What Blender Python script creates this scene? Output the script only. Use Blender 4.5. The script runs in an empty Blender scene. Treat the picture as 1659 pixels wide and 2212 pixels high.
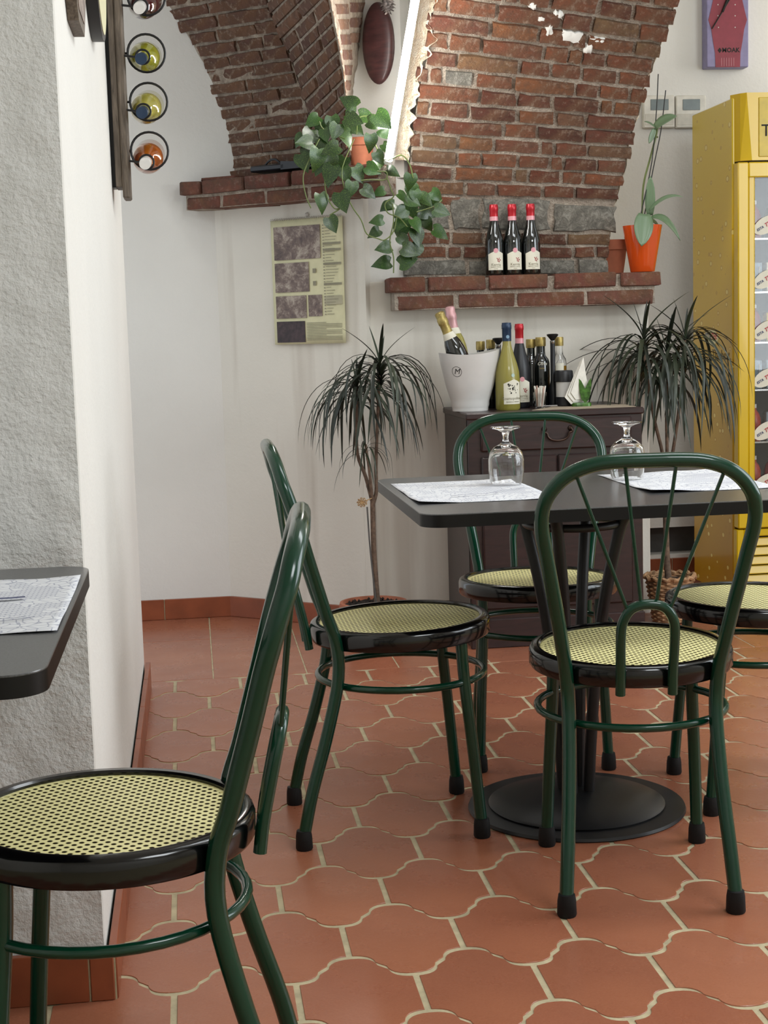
import bpy, math, random
from math import sin, cos, pi, radians, sqrt, atan2
from mathutils import Vector, Matrix, noise
random.seed(7)
SC = bpy.context.scene
COL = SC.collection
# ------------------------------------------------------------------ camera
F, PIT, ROL, HC, YAW = 3239.9, .121, -.030, 1.0895, .125
CX, CY = 829.5, 1106.0
def _w(x, y, z): return Vector((x*cos(YAW)+y*sin(YAW), -x*sin(YAW)+y*cos(YAW), z))
def ray(px, py):
    a, b = px-CX, py-CY
    ar, br = a*cos(ROL)+b*sin(ROL), -a*sin(ROL)+b*cos(ROL)
    u = -br/F
    return _w(ar/F, cos(PIT)+u*sin(PIT), -sin(PIT)+u*cos(PIT))
O = Vector((0, 0, HC))
def PV(px, py, v): r = ray(px, py); return O+r*(v/r.y)          # point at depth v (wall planes facing the room)
def PZ(px, py, z): r = ray(px, py); return O+r*((z-HC)/r.z)     # point at height z
def PN(px, py, n, p0, off): r = ray(px, py); return O+r*((off+n.dot(p0)-n.dot(O))/n.dot(r))
cam = bpy.data.cameras.new('camera'); co = bpy.data.objects.new('camera', cam); COL.objects.link(co)
fwd = _w(0, cos(PIT), -sin(PIT)); upv = _w(0, sin(PIT), cos(PIT)); rt = _w(1, 0, 0)
cr = rt*cos(ROL)+upv*sin(-ROL)*-1.0
cr = (rt*cos(ROL)+upv*sin(ROL)).normalized(); cu = (upv*cos(ROL)-rt*sin(ROL)).normalized()
co.matrix_world = Matrix(((cr.x, cu.x, -fwd.x, O.x), (cr.y, cu.y, -fwd.y, O.y), (cr.z, cu.z, -fwd.z, O.z), (0, 0, 0, 1)))
cam.sensor_fit = 'HORIZONTAL'; cam.sensor_width = 36; cam.lens = 36*F/1659
SC.camera = co
# ------------------------------------------------------------------ world, lights, exposure
SC.view_settings.view_transform = 'Standard'; SC.view_settings.look = 'None'
SC.view_settings.gamma = 1; SC.view_settings.use_curve_mapping = False
SC.view_settings.exposure = .2
wd = bpy.data.worlds.new('world'); SC.world = wd; wd.use_nodes = True
wd.node_tree.nodes['Background'].inputs[0].default_value = (.86, .93, 1, 1)
wd.node_tree.nodes['Background'].inputs[1].default_value = 1.0
def area(name, loc, target, sx, sy, power, col):
    l = bpy.data.lights.new(name, 'AREA'); l.shape = 'RECTANGLE'; l.size = sx; l.size_y = sy; l.energy = power; l.color = col
    o = bpy.data.objects.new(name, l); COL.objects.link(o); o.location = loc
    o.rotation_euler = (Vector(target)-Vector(loc)).to_track_quat('-Z', 'Y').to_euler(); return o
area('window_light', (3.5, 2.6, 1.7), (0, 3.2, 1.0), 1.8, 1.9, 50, (.88, .95, 1))
area('far_window_light', (3.3, 5.72, 2.25), (1.5, 5.6, 1.5), .5, .8, 7, (1, .96, .9))
area('ceiling_light', (1.6, 3.0, 2.80), (1.3, 3.0, 0), .6, 1.4, 20, (.92, .97, 1))
area('ceiling_light', (1.6, .6, 2.78), (1.6, 1.2, 0), 1.2, .8, 38, (.92, .97, 1))

# ------------------------------------------------------------------ mesh helper
class MB:
    def __init__(s): s.v = []; s.f = []; s.mi = []; s.cur = 0
    def add(s, vs, fs):
        b = len(s.v); s.v += [tuple(p) for p in vs]; s.f += [tuple(b+i for i in f) for f in fs]; s.mi += [s.cur]*len(fs); return s
    def box(s, a, b, c=0.0):
        x0, y0, z0 = a; x1, y1, z1 = b
        if c <= 0:
            return s.add([(x0,y0,z0),(x1,y0,z0),(x1,y1,z0),(x0,y1,z0),(x0,y0,z1),(x1,y0,z1),(x1,y1,z1),(x0,y1,z1)],
                         [(0,3,2,1),(4,5,6,7),(0,1,5,4),(1,2,6,5),(2,3,7,6),(3,0,4,7)])
        vs = []; idx = {}
        for i, X in enumerate((x0, x1)):
            for j, Y in enumerate((y0, y1)):
                for k, Z in enumerate((z0, z1)):
                    sx, sy, sz = (c if i == 0 else -c), (c if j == 0 else -c), (c if k == 0 else -c)
                    idx[i,j,k,0] = len(vs); vs.append((X, Y+sy, Z+sz))
                    idx[i,j,k,1] = len(vs); vs.append((X+sx, Y, Z+sz))
                    idx[i,j,k,2] = len(vs); vs.append((X+sx, Y+sy, Z))
        fs = []
        for i in (0, 1):
            q = [idx[i,0,0,0], idx[i,1,0,0], idx[i,1,1,0], idx[i,0,1,0]]; fs.append(q if i else q[::-1])
            q = [idx[0,i,0,1], idx[1,i,0,1], idx[1,i,1,1], idx[0,i,1,1]]; fs.append(q[::-1] if i else q)
            q = [idx[0,0,i,2], idx[1,0,i,2], idx[1,1,i,2], idx[0,1,i,2]]; fs.append(q if i else q[::-1])
        for a_ in (0, 1):
            for b_ in (0, 1):
                fs.append([idx[0,a_,b_,1], idx[1,a_,b_,1], idx[1,a_,b_,2], idx[0,a_,b_,2]])
                fs.append([idx[a_,0,b_,0], idx[a_,1,b_,0], idx[a_,1,b_,2], idx[a_,0,b_,2]])
                fs.append([idx[a_,b_,0,0], idx[a_,b_,1,0], idx[a_,b_,1,1], idx[a_,b_,0,1]])
        for i in (0,1):
            for j in (0,1):
                for k in (0,1): fs.append([idx[i,j,k,0], idx[i,j,k,1], idx[i,j,k,2]])
        return s.add(vs, fs)
    def lathe(s, prof, seg=28, c=(0, 0, 0), M=None):
        vs = []; fs = []; n = len(prof)
        for r, z in prof:
            for k in range(seg):
                t = 2*pi*k/seg; p = Vector((r*cos(t), r*sin(t), z))
                if M: p = M @ p
                vs.append((p.x+c[0], p.y+c[1], p.z+c[2]))
        for i in range(n-1):
            for k in range(seg):
                k2 = (k+1) % seg; fs.append((i*seg+k, i*seg+k2, (i+1)*seg+k2, (i+1)*seg+k))
        if prof[0][0] > 1e-6: fs.append(tuple(range(seg))[::-1])
        if prof[-1][0] > 1e-6: fs.append(tuple((n-1)*seg+k for k in range(seg)))
        return s.add(vs, fs)
    def tube(s, pts, r, seg=10, closed=False, cap=True, smooth=0):
        pts = [Vector(p) for p in pts]
        rr = list(r) if isinstance(r, (list, tuple)) else [r]*len(pts)
        if smooth:
            pts, rr = spline(pts, rr, smooth, closed)
        n = len(pts); vs = []; fs = []
        def tan(i):
            a = pts[(i-1) % n] if closed or i > 0 else pts[i]; b = pts[(i+1) % n] if closed or i < n-1 else pts[i]
            return (b-a).normalized()
        t = tan(0); ref = Vector((0, 0, 1)) if abs(t.z) < .9 else Vector((0, 1, 0))
        nrm = t.cross(ref).normalized()
        for i in range(n):
            t = tan(i); nrm = (nrm-t*nrm.dot(t)).normalized(); bn = t.cross(nrm)
            for k in range(seg):
                a = 2*pi*k/seg; vs.append(pts[i]+(nrm*cos(a)+bn*sin(a))*rr[i])
        for i in range(n if closed else n-1):
            j = (i+1) % n
            off = 0
            if closed and j == 0:
                d0 = vs[i*seg]; best = min(range(seg), key=lambda q: (vs[q]-d0).length); off = best
            for k in range(seg):
                k2 = (k+1) % seg; fs.append((i*seg+k, i*seg+k2, j*seg+(k2+off) % seg, j*seg+(k+off) % seg))
        if cap and not closed:
            fs.append(tuple(range(seg))[::-1]); fs.append(tuple((n-1)*seg+k for k in range(seg)))
        return s.add(vs, fs)
    def prism(s, poly, z0, z1, ch=0.0):
        n = len(poly); vs = [(x, y, z0) for x, y in poly]
        if ch > 0:
            cx = sum(p[0] for p in poly)/n; cy = sum(p[1] for p in poly)/n
            vs += [(x, y, z1-ch) for x, y in poly]
            def ins(x, y):
                d = sqrt((x-cx)**2+(y-cy)**2) or 1; return (x-(x-cx)/d*ch, y-(y-cy)/d*ch, z1)
            vs += [ins(x, y) for x, y in poly]; L = 3
        else:
            vs += [(x, y, z1) for x, y in poly]; L = 2
        fs = [tuple(range(n))[::-1], tuple((L-1)*n+i for i in range(n))]
        for l in range(L-1):
            for i in range(n): j = (i+1) % n; fs.append((l*n+i, l*n+j, (l+1)*n+j, (l+1)*n+i))
        return s.add(vs, fs)
    def grid(s, fn, nu, nv):
        vs = [fn(i/nu, j/nv) for j in range(nv+1) for i in range(nu+1)]
        fs = [(j*(nu+1)+i, j*(nu+1)+i+1, (j+1)*(nu+1)+i+1, (j+1)*(nu+1)+i) for j in range(nv) for i in range(nu)]
        return s.add(vs, fs)
    def xf(s, M): s.v = [tuple(M @ Vector(p)) for p in s.v]; return s
    def mesh(s, name, mats, smooth=True, ang=40):
        me = bpy.data.meshes.new(name); me.from_pydata(s.v, [], s.f); me.validate()
        for m in (mats if isinstance(mats, (list, tuple)) else [mats]): me.materials.append(m)
        if any(s.mi) and len(me.polygons) == len(s.mi): me.polygons.foreach_set('material_index', s.mi)
        if smooth:
            me.polygons.foreach_set('use_smooth', [True]*len(me.polygons)); me.set_sharp_from_angle(angle=radians(ang))
        me.update(); return me
    def build(s, name, mats, parent=None, smooth=True, ang=40, loc=None):
        o = bpy.data.objects.new(name, s.mesh(name, mats, smooth, ang)); COL.objects.link(o)
        if parent: o.parent = parent
        if loc: o.location = loc
        return o
def spline(pts, rr, k, closed=False):
    n = len(pts); out = []; ro = []
    rng = range(n if closed else n-1)
    for i in rng:
        p1, p2 = pts[i], pts[(i+1) % n]
        p0 = pts[(i-1) % n] if closed or i > 0 else p1*2-p2
        p3 = pts[(i+2) % n] if closed or i < n-2 else p2*2-p1
        for j in range(k):
            t = j/k
            out.append(.5*((2*p1)+(p2-p0)*t+(2*p0-5*p1+4*p2-p3)*t*t+(3*p1-p0-3*p2+p3)*t**3))
            ro.append(rr[i]*(1-t)+rr[(i+1) % n]*t)
    if not closed: out.append(pts[-1]); ro.append(rr[-1])
    return out, ro
def tag(o, label=None, cat=None, group=None, kind=None):
    if label: o['label'] = label
    if cat: o['category'] = cat
    if group: o['group'] = group
    if kind: o['kind'] = kind
    return o
def empty(name, loc=(0, 0, 0), rz=0, **k):
    o = bpy.data.objects.new(name, None); COL.objects.link(o); o.location = loc; o.rotation_euler = (0, 0, rz); o.empty_display_size = .05
    return tag(o, **k)
def copy_tree(o, parent=None):
    c = o.copy(); COL.objects.link(c); c.parent = parent
    for ch in list(o.children): copy_tree(ch, c)
    return c
def inst(name, me, parent=None, M=None):
    o = bpy.data.objects.new(name, me); COL.objects.link(o)
    if parent: o.parent = parent
    if M is not None: o.matrix_local = M
    return o
def interp(tab, x):
    if x <= tab[0][0]: a, b = tab[0], tab[1]
    elif x >= tab[-1][0]: a, b = tab[-2], tab[-1]
    else:
        for a, b in zip(tab, tab[1:]):
            if a[0] <= x <= b[0]: break
    return a[1]+(b[1]-a[1])*(x-a[0])/(b[0]-a[0])
_tm = {}
def text_mb(body, size, thick=.0004, bold=False, shear=0, space=1):
    cu = bpy.data.curves.new('t', 'FONT'); cu.body = body; cu.size = size; cu.extrude = thick; cu.resolution_u = 2
    cu.align_x = 'CENTER'; cu.align_y = 'CENTER'; cu.shear = shear; cu.space_character = space
    if bold: cu.offset = size*.022
    o = bpy.data.objects.new('t', cu); COL.objects.link(o); bpy.context.view_layer.update()
    me = o.to_mesh(); m = MB(); m.add([v.co.copy() for v in me.vertices], [tuple(p.vertices) for p in me.polygons])
    o.to_mesh_clear(); bpy.data.objects.remove(o); bpy.data.curves.remove(cu); return m
def wrap(m, R, a0, z0):
    """bend a flat x-y drawing round a vertical cylinder of radius R, facing azimuth a0"""
    m.v = [((R+z)*cos(a0+x/R), (R+z)*sin(a0+x/R), z0+y) for x, y, z in m.v]; return m
def frontM(p, rz=0.0):
    """x right, y up, z towards the room (-v)"""
    return Matrix.Translation(p) @ Matrix.Rotation(rz, 4, 'Z') @ Matrix(((1,0,0,0),(0,0,-1,0),(0,1,0,0),(0,0,0,1)))
# ------------------------------------------------------------------ materials
def lin(h):
    c = [int(h[i:i+2], 16)/255 for i in (0, 2, 4)]
    return tuple(x/12.92 if x <= .04045 else ((x+.055)/1.055)**2.4 for x in c)+(1,)
class NT:
    def __init__(s, name):
        s.m = bpy.data.materials.new(name); s.m.use_nodes = True; s.t = s.m.node_tree
        s.b = s.t.nodes['Principled BSDF']; s.out = s.t.nodes['Material Output']
    def n(s, typ, **k):
        nd = s.t.nodes.new(typ)
        for a, b in k.items():
            if a.startswith('i_'):
                key = a[2:]; nd.inputs[int(key) if key.isdigit() else key].default_value = b
            else: setattr(nd, a, b)
        return nd
    def l(s, a, b): s.t.links.new(a, b)
    def mix(s, fac, a, b, mode='MIX'):
        nd = s.n('ShaderNodeMix', data_type='RGBA', blend_type=mode)
        for sock, val in ((nd.inputs[0], fac), (nd.inputs[6], a), (nd.inputs[7], b)):
            if isinstance(val, (int, float, tuple)): sock.default_value = val
            else: s.l(val, sock)
        return nd.outputs[2]
    def math(s, op, a, b=0.0, clamp=False):
        nd = s.n('ShaderNodeMath', operation=op, use_clamp=clamp)
        for sock, val in ((nd.inputs[0], a), (nd.inputs[1], b)):
            if isinstance(val, (int, float)): sock.default_value = val
            else: s.l(val, sock)
        return nd.outputs[0]
    def noise(s, scale, detail=4, rough=.55, vec=None, out='Fac', dist=0):
        nd = s.n('ShaderNodeTexNoise'); nd.inputs['Scale'].default_value = scale; nd.inputs['Detail'].default_value = detail
        nd.inputs['Roughness'].default_value = rough; nd.inputs['Distortion'].default_value = dist
        s.l(vec or s.obj(), nd.inputs['Vector']); return nd.outputs[out]
    def obj(s):
        if not hasattr(s, '_o'): s._o = s.n('ShaderNodeTexCoord').outputs['Object']
        return s._o
    def scaled(s, v):
        nd = s.n('ShaderNodeVectorMath', operation='MULTIPLY'); s.l(s.obj(), nd.inputs[0]); nd.inputs[1].default_value = v; return nd.outputs[0]
    def ramp(s, fac, stops, interp='LINEAR'):
        nd = s.n('ShaderNodeValToRGB'); cr_ = nd.color_ramp; cr_.interpolation = interp
        while len(cr_.elements) < len(stops): cr_.elements.new(.5)
        for e, (p, c) in zip(cr_.elements, stops): e.position = p; e.color = c
        s.l(fac, nd.inputs[0]); return nd.outputs[0]
    def bump(s, h, strength=.3, dist=.01):
        nd = s.n('ShaderNodeBump'); nd.inputs['Strength'].default_value = strength; nd.inputs['Distance'].default_value = dist
        s.l(h, nd.inputs['Height']); s.l(nd.outputs[0], s.b.inputs['Normal'])
    def rnd(s): return s.n('ShaderNodeObjectInfo').outputs['Random']
    def col(s, c):
        if isinstance(c, tuple): s.b.inputs['Base Color'].default_value = c
        else: s.l(c, s.b.inputs['Base Color'])
    def set(s, **k):
        for a, b in k.items():
            s.b.inputs[a.replace('_', ' ')].default_value = b
        return s
def plain(name, hexc, rough=.5, metal=0.0, var=.06, scale=30, coat=0.0, bump=0.0, **k):
    m = NT(name); c = lin(hexc); n = m.noise(scale, 3)
    d = tuple(x*(1-var*2) for x in c[:3])+(1,); e = tuple(min(1, x*(1+var*1.5)) for x in c[:3])+(1,)
    m.col(m.ramp(n, [(.3, d), (.7, e)])); m.set(Roughness=rough, Metallic=metal)
    if coat: m.set(Coat_Weight=coat, Coat_Roughness=.04)
    if bump: m.bump(m.noise(scale*6, 3), bump, .002)
    for a, b in k.items(): m.b.inputs[a.replace('_', ' ')].default_value = b
    return m.m
def plaster(name, hexc, strength=.25, sc=55, stain=.0):
    m = NT(name); c = lin(hexc); d = tuple(x*.93 for x in c[:3])+(1,)
    base = m.ramp(m.noise(1.7, 4), [(.3, d), (.7, c)])
    if stain:
        st = m.noise(1.0, 3, vec=m.scaled((9, 9, .6))); base = m.mix(m.math('MULTIPLY', m.ramp(st, [(.52, (0,0,0,1)), (.7, (1,1,1,1))]), stain), base, lin('b5aa9c'))
    m.col(base); m.set(Roughness=.85)
    h = m.math('ADD', m.noise(sc, 4, .6), m.math('MULTIPLY', m.noise(6, 2), .8)); m.bump(h, strength, .006); return m.m
def glassy(name, col, rough=0.0, ior=1.45, trans=1.0):
    m = NT(name); m.col(col); m.set(Roughness=rough, IOR=ior, Transmission_Weight=trans); return m.m
M = {}
M['white'] = plaster('white_plaster', 'e6e4de', .22)
M['white_rough'] = plaster('rough_white_plaster', 'e4e4e2', .9, 95)
M['cream'] = plaster('aged_white_plaster', 'e2ddd2', .2, 50, .55)
M['ceil'] = plaster('ceiling_plaster', 'e6e4de', .1)
def tile_mat():
    m = NT('terracotta_tile'); r = m.rnd()
    base = m.ramp(r, [(0, lin('8a4f37')), (.35, lin('96583f')), (.7, lin('8f5037')), (1, lin('9f6247'))])
    n1 = m.noise(7, 5, .6); base = m.mix(m.math('MULTIPLY', m.ramp(n1, [(.35, (0,0,0,1)), (.75, (1,1,1,1))]), .6), base, lin('7f4630'))
    n3 = m.noise(3.1, 3, .5); base = m.mix(m.math('MULTIPLY', m.ramp(n3, [(.45, (0,0,0,1)), (.7, (1,1,1,1))]), .4), base, lin('ab6846'))
    n2 = m.noise(240, 2); base = m.mix(m.math('MULTIPLY', n2, .18), base, lin('d8a184'))
    m.col(base); rn = m.noise(9, 4)
    rr = m.n('ShaderNodeMapRange'); m.l(rn, rr.inputs[0]); rr.inputs[3].default_value = .18; rr.inputs[4].default_value = .40; m.l(rr.outputs[0], m.b.inputs['Roughness'])
    m.bump(m.math('ADD', m.noise(60, 3), m.math('MULTIPLY', m.noise(9, 2), 1.5)), .10, .004); m.set(Specular_IOR_Level=.45); return m.m
M['tile'] = tile_mat()
M['skirt'] = plain('terracotta_skirting', '8c4a2e', .35, var=.12, scale=9)
M['grout'] = plain('floor_grout', 'b3a686', .85, var=.12, scale=25, bump=.4)
def brick_mat(name, cols, mort, mf=.45):
    m = NT(name); r = m.rnd(); base = m.ramp(r, cols)
    g = m.n('ShaderNodeTexCoord').outputs['Object']
    base = m.mix(m.ramp(m.noise(16, 5, .7), [(.42, (0,0,0,1)), (.62, (.8,.8,.8,1))]), base, lin('5c4638'))
    base = m.mix(m.ramp(m.noise(9, 4, .6), [(.5, (0,0,0,1)), (.68, (.45,.45,.45,1))]), base, lin('9a6a48'))
    base = m.mix(m.ramp(m.noise(45, 4, .7), [(.55, (0,0,0,1)), (.72, (mf,mf,mf,1))]), base, mort)
    m.col(base); m.set(Roughness=.92); m.bump(m.math('ADD', m.noise(60, 6, .75), m.noise(18, 3)), 1.0, .014); return m.m
M['brick'] = brick_mat('old_red_brick', [(0, lin('542c20')), (.16, lin('72402c')), (.32, lin('845036')), (.46, lin('6a3c2e')), (.6, lin('8c5a38')), (.72, lin('7a6044')), (.86, lin('744a3a')), (1, lin('8f5434'))], lin('b8a896'))
M['brick_l'] = brick_mat('old_brown_brick', [(0, lin('66473c')), (.3, lin('755648')), (.6, lin('6c4a3f')), (.85, lin('80624f')), (1, lin('85604c'))], lin('b5a290'), .75)
M['brick_s'] = brick_mat('shelf_brick', [(0, lin('744439')), (.5, lin('7f4d3d')), (1, lin('7c5446'))], lin('b0988a'), .4)
def stone_mat():
    m = NT('grey_granite'); base = m.ramp(m.noise(38, 7, .75, dist=.8), [(.3, lin('4a4843')), (.5, lin('77736a')), (.7, lin('a9a69b'))])
    m.col(base); m.set(Roughness=.95); m.bump(m.noise(40, 6, .75), 1, .015); return m.m
M['stone'] = stone_mat()
def mortar_mat(name, a, b):
    m = NT(name); m.col(m.ramp(m.noise(30, 5, .7), [(.35, lin(a)), (.68, lin(b))])); m.set(Roughness=.95)
    m.bump(m.math('ADD', m.noise(45, 5, .7), m.noise(150, 2)), .9, .01); return m.m
M['mortar'] = mortar_mat('lime_mortar', '8a7d70', 'b4a899')
M['mortar_l'] = mortar_mat('old_lime_mortar', '857668', 'b9ab9a')
M['plasteredge'] = mortar_mat('broken_plaster_and_lit_rim', 'dcc6a8', 'f7f0e0')
M['green'] = plain('dark_green_enamel', '063423', .2, var=.03, coat=.25, Specular_IOR_Level=.35)
M['black'] = plain('black_lacquer', '060607', .16, var=.02, coat=.25, Specular_IOR_Level=.4)
M['rubber'] = plain('black_rubber', '0e0f10', .6, bump=.2, Specular_IOR_Level=.3)
M['tblack'] = plain('black_painted_steel', '161618', .42, var=.05, Specular_IOR_Level=.4)
def cane_mat():
    m = NT('woven_cane'); P_ = .0165
    sc = m.n('ShaderNodeVectorMath', operation='MULTIPLY'); m.l(m.obj(), sc.inputs[0]); sc.inputs[1].default_value = (1/P_, 1/P_, 0)
    outs = []
    for off in ((0, 0, 0), (.5, .5, 0)):
        a = m.n('ShaderNodeVectorMath', operation='ADD'); m.l(sc.outputs[0], a.inputs[0]); a.inputs[1].default_value = off
        f = m.n('ShaderNodeVectorMath', operation='FRACTION'); m.l(a.outputs[0], f.inputs[0])
        s_ = m.n('ShaderNodeVectorMath', operation='SUBTRACT'); m.l(f.outputs[0], s_.inputs[0]); s_.inputs[1].default_value = (.5, .5, 0)
        L = m.n('ShaderNodeVectorMath', operation='LENGTH'); m.l(s_.outputs[0], L.inputs[0]); outs.append(L.outputs['Value'])
    d = m.math('MINIMUM', *outs)
    ln = m.n('ShaderNodeVectorMath', operation='LENGTH'); m.l(m.scaled((1, 1, 0)), ln.inputs[0])
    hole = m.math('MULTIPLY', m.math('LESS_THAN', d, .195), m.math('LESS_THAN', ln.outputs['Value'], .168))
    wv = m.n('ShaderNodeTexWave'); wv.inputs['Scale'].default_value = 95.0; wv.bands_direction = 'X'; m.l(m.obj(), wv.inputs['Vector'])
    base = m.mix(m.math('MULTIPLY', wv.outputs['Fac'], .25), lin('efe7ac'), lin('e4da96'))
    base = m.mix(m.math('LESS_THAN', d, .26), base, lin('cfc47d'))
    m.col(base); m.set(Roughness=.45); al = m.math('SUBTRACT', 1.0, hole); m.l(al, m.b.inputs['Alpha'])
    m.bump(d, .15, .001); return m.m
M['cane'] = cane_mat()
M['under'] = plain('brown_seat_underside', '3a2c1c', .8)
M['cane_rim'] = plain('cane_rim', 'd9d08f', .45)
def laminate():
    m = NT('anthracite_laminate'); m.col(m.ramp(m.noise(420, 3), [(.35, lin('303133')), (.65, lin('47484a'))])); m.set(Roughness=.3, Specular_IOR_Level=.7, Coat_Weight=.35, Coat_Roughness=.22)
    m.bump(m.noise(600, 2), .12, .001); return m.m
M['lam'] = laminate()
M['lam_edge'] = plain('black_edge_band', '060607', .4, Specular_IOR_Level=.3)
def paper():
    m = NT('printed_paper_placemat'); v = m.n('ShaderNodeTexVoronoi', feature='DISTANCE_TO_EDGE'); v.inputs['Scale'].default_value = 62; m.l(m.obj(), v.inputs['Vector'])
    ln = m.math('LESS_THAN', v.outputs[0], .05); msk = m.math('GREATER_THAN', m.noise(9, 2), .47)
    b1 = m.n('ShaderNodeTexBrick'); b1.inputs['Scale'].default_value = 38; b1.inputs['Mortar Size'].default_value = .05
    b1.inputs[1].default_value = (1,1,1,1); b1.inputs[2].default_value = (1,1,1,1); b1.inputs[3].default_value = (0,0,0,1); m.l(m.obj(), b1.inputs[0])
    bl = m.math('MULTIPLY', m.math('SUBTRACT', 1.0, b1.outputs[0]), m.math('LESS_THAN', m.noise(9, 2), .47))
    tot = m.math('MULTIPLY', m.math('ADD', m.math('MULTIPLY', ln, msk), bl, True), .5)
    m.col(m.mix(tot, lin('dddee1'), lin('5f6688'))); m.set(Roughness=.75); return m.m
M['paper'] = paper()
M['ink'] = plain('ink_blue_grey', '4a4f6e', .7)
def wood(name, a, b, rough=.4, sc=(14, 2, 2), coat=.2):
    m = NT(name); n = m.noise(4, 6, .6, vec=m.scaled(sc), dist=.6); m.col(m.ramp(n, [(.3, lin(a)), (.7, lin(b))])); m.set(Roughness=rough, Coat_Weight=coat, Coat_Roughness=.2)
    m.bump(n, .15, .003); return m.m
M['cab'] = wood('dark_mahogany', '1e1212', '301c1b', .42, (2.5, 2.5, 16))
M['cab_h'] = wood('dark_mahogany_grain_across', '201414', '331f1f', .42, (2.5, 16, 16))
M['brown'] = wood('weathered_brown_wood', '3d3329', '75685a', .6, (30, 30, 3), 0)
M['disc'] = wood('dark_walnut', '2e1a1c', '4d2c2c', .45, (3, 3, 14), .1)
M['bronze'] = plain('aged_bronze', '3d2f28', .35, .8)
M['terra'] = plain('terracotta', 'b06a4e', .8, var=.1, scale=14, bump=.2)
M['soil'] = plain('potting_soil', '2a211b', .95, var=.4, scale=60, bump=.8)
M['orange'] = NT('orange_glass').set(Roughness=.12, Transmission_Weight=.25, Coat_Weight=.5).m; M['orange'].node_tree.nodes['Principled BSDF'].inputs['Base Color'].default_value = lin('e2571a')
def leafm(name, a, b, spot=None, rough=.35):
    m = NT(name); base = m.ramp(m.rnd(), [(0, lin(a)), (1, lin(b))])
    if spot: base = m.mix(m.ramp(m.noise(28, 3, .6), [(.52, (0,0,0,1)), (.66, (.7,.7,.7,1))]), base, lin(spot))
    m.col(base); m.set(Roughness=rough, Coat_Weight=.25, Coat_Roughness=.2, Subsurface_Weight=.0, Transmission_Weight=0.0); return m.m
M['pothos'] = leafm('pothos_leaf', '10280b', '24481a', '6f8c3c')
M['drac'] = leafm('dracaena_leaf', '141d14', '2c3724', None, .55)
M['orchid'] = leafm('orchid_leaf', '536b49', '6f8768', None, .4)
M['stemg'] = plain('green_stem', '5d6b35', .5)
M['bark'] = plain('brown_bark', '6b5748', .85, var=.25, scale=60, bump=.6)
M['red'] = plain('red_foil', 'b3202c', .3, .3)
M['pinkl'] = plain('pink_foil', 'd79aa2', .4, .2)
M['gold'] = plain('gold_foil', 'a8955a', .4, .6, var=.15, scale=80)
M['rosef'] = plain('rose_foil', 'c79a9c', .4, .3)
M['navy'] = plain('navy_foil', '1f3550', .35, .2)
M['label'] = plain('cream_label', 'ddd9c8', .7, var=.02)
M['labeltxt'] = plain('grey_print', '8d8672', .7)
M['blacktxt'] = plain('black_print', '15130f', .7)
M['redtxt'] = plain('red_print', '9c2f33', .7)
M['dglass'] = NT('dark_bottle_glass').set(Roughness=.05, Coat_Weight=.6, Specular_IOR_Level=.6).m; M['dglass'].node_tree.nodes['Principled BSDF'].inputs['Base Color'].default_value = (.006, .007, .006, 1)
M['matt'] = plain('matt_black_bottle', '16171c', .4)
M['ywine'] = NT('frosted_yellow_wine').set(Roughness=.3, Transmission_Weight=.35, Coat_Weight=.3).m; M['ywine'].node_tree.nodes['Principled BSDF'].inputs['Base Color'].default_value = lin('a9a04a')
M['glass'] = glassy('clear_glass', (1, 1, 1, 1))
M['bucket'] = plain('white_porcelain', 'cfcdca', .3, var=.01, coat=.3)
M['steel'] = plain('chrome', 'b8b8b8', .2, .95)
M['yellow'] = plain('yellow_enamel', 'd6b20a', .25, var=.03, scale=3, coat=.3)
def dew():
    m = NT('printed_dew_on_yellow'); v = m.n('ShaderNodeTexVoronoi', feature='F1'); v.inputs['Scale'].default_value = 1; m.l(m.scaled((0, 21, 27)), v.inputs['Vector'])
    sz = m.n('ShaderNodeSeparateColor'); m.l(v.outputs['Color'], sz.inputs[0]); rad = m.math('MULTIPLY', m.math('POWER', sz.outputs[0], 1.0), .36)
    drop = m.math('LESS_THAN', v.outputs['Distance'], rad); core = m.math('LESS_THAN', v.outputs['Distance'], m.math('MULTIPLY', rad, .62))
    zz = m.n('ShaderNodeSeparateXYZ'); m.l(m.obj(), zz.inputs[0])
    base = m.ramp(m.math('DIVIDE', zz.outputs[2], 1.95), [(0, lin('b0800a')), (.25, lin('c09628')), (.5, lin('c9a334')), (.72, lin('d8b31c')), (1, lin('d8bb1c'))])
    base = m.mix(m.math('MULTIPLY', drop, .5), base, lin('b07f10')); base = m.mix(m.math('MULTIPLY', core, .7), base, lin('f2e389'))
    m.col(base); m.set(Roughness=.28, Coat_Weight=.3); return m.m
M['dew'] = dew()
M['pearl'] = plain('white_plastic', 'dcd8cc', .4)
M['lcd'] = plain('lcd_grey', '5f6a66', .25)
M['cal'] = plain('ivory_paper', 'd9d4ae', .7, var=.03)
def photo(name, seed):
    m = NT(name); nd = m.n('ShaderNodeMapping'); nd.inputs['Location'].default_value = (seed*3.1, seed*1.7, 0); m.l(m.obj(), nd.inputs[0])
    m.col(m.ramp(m.noise(17, 8, .8, vec=nd.outputs[0], dist=.3), [(.3, lin('35272a')), (.5, lin('76645c')), (.62, lin('b3a698'))])); m.set(Roughness=.5); return m.m
M['photo'] = [photo('sepia_print', i) for i in range(4)]
M['photod'] = plain('dark_sepia_print', '3b2a2c', .5, var=.3, scale=60)
M['greyink'] = plain('grey_ink', '8f8a74', .7)
M['purple'] = plain('lavender_lacquer', '8983a8', .5)
M['crimson'] = plain('crimson_print', '8a3340', .5)
def emis(name, col, st):
    m = NT(name); m.col((1, 1, 1, 1)); m.b.inputs['Emission Color'].default_value = col; m.b.inputs['Emission Strength'].default_value = st; return m.m
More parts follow.
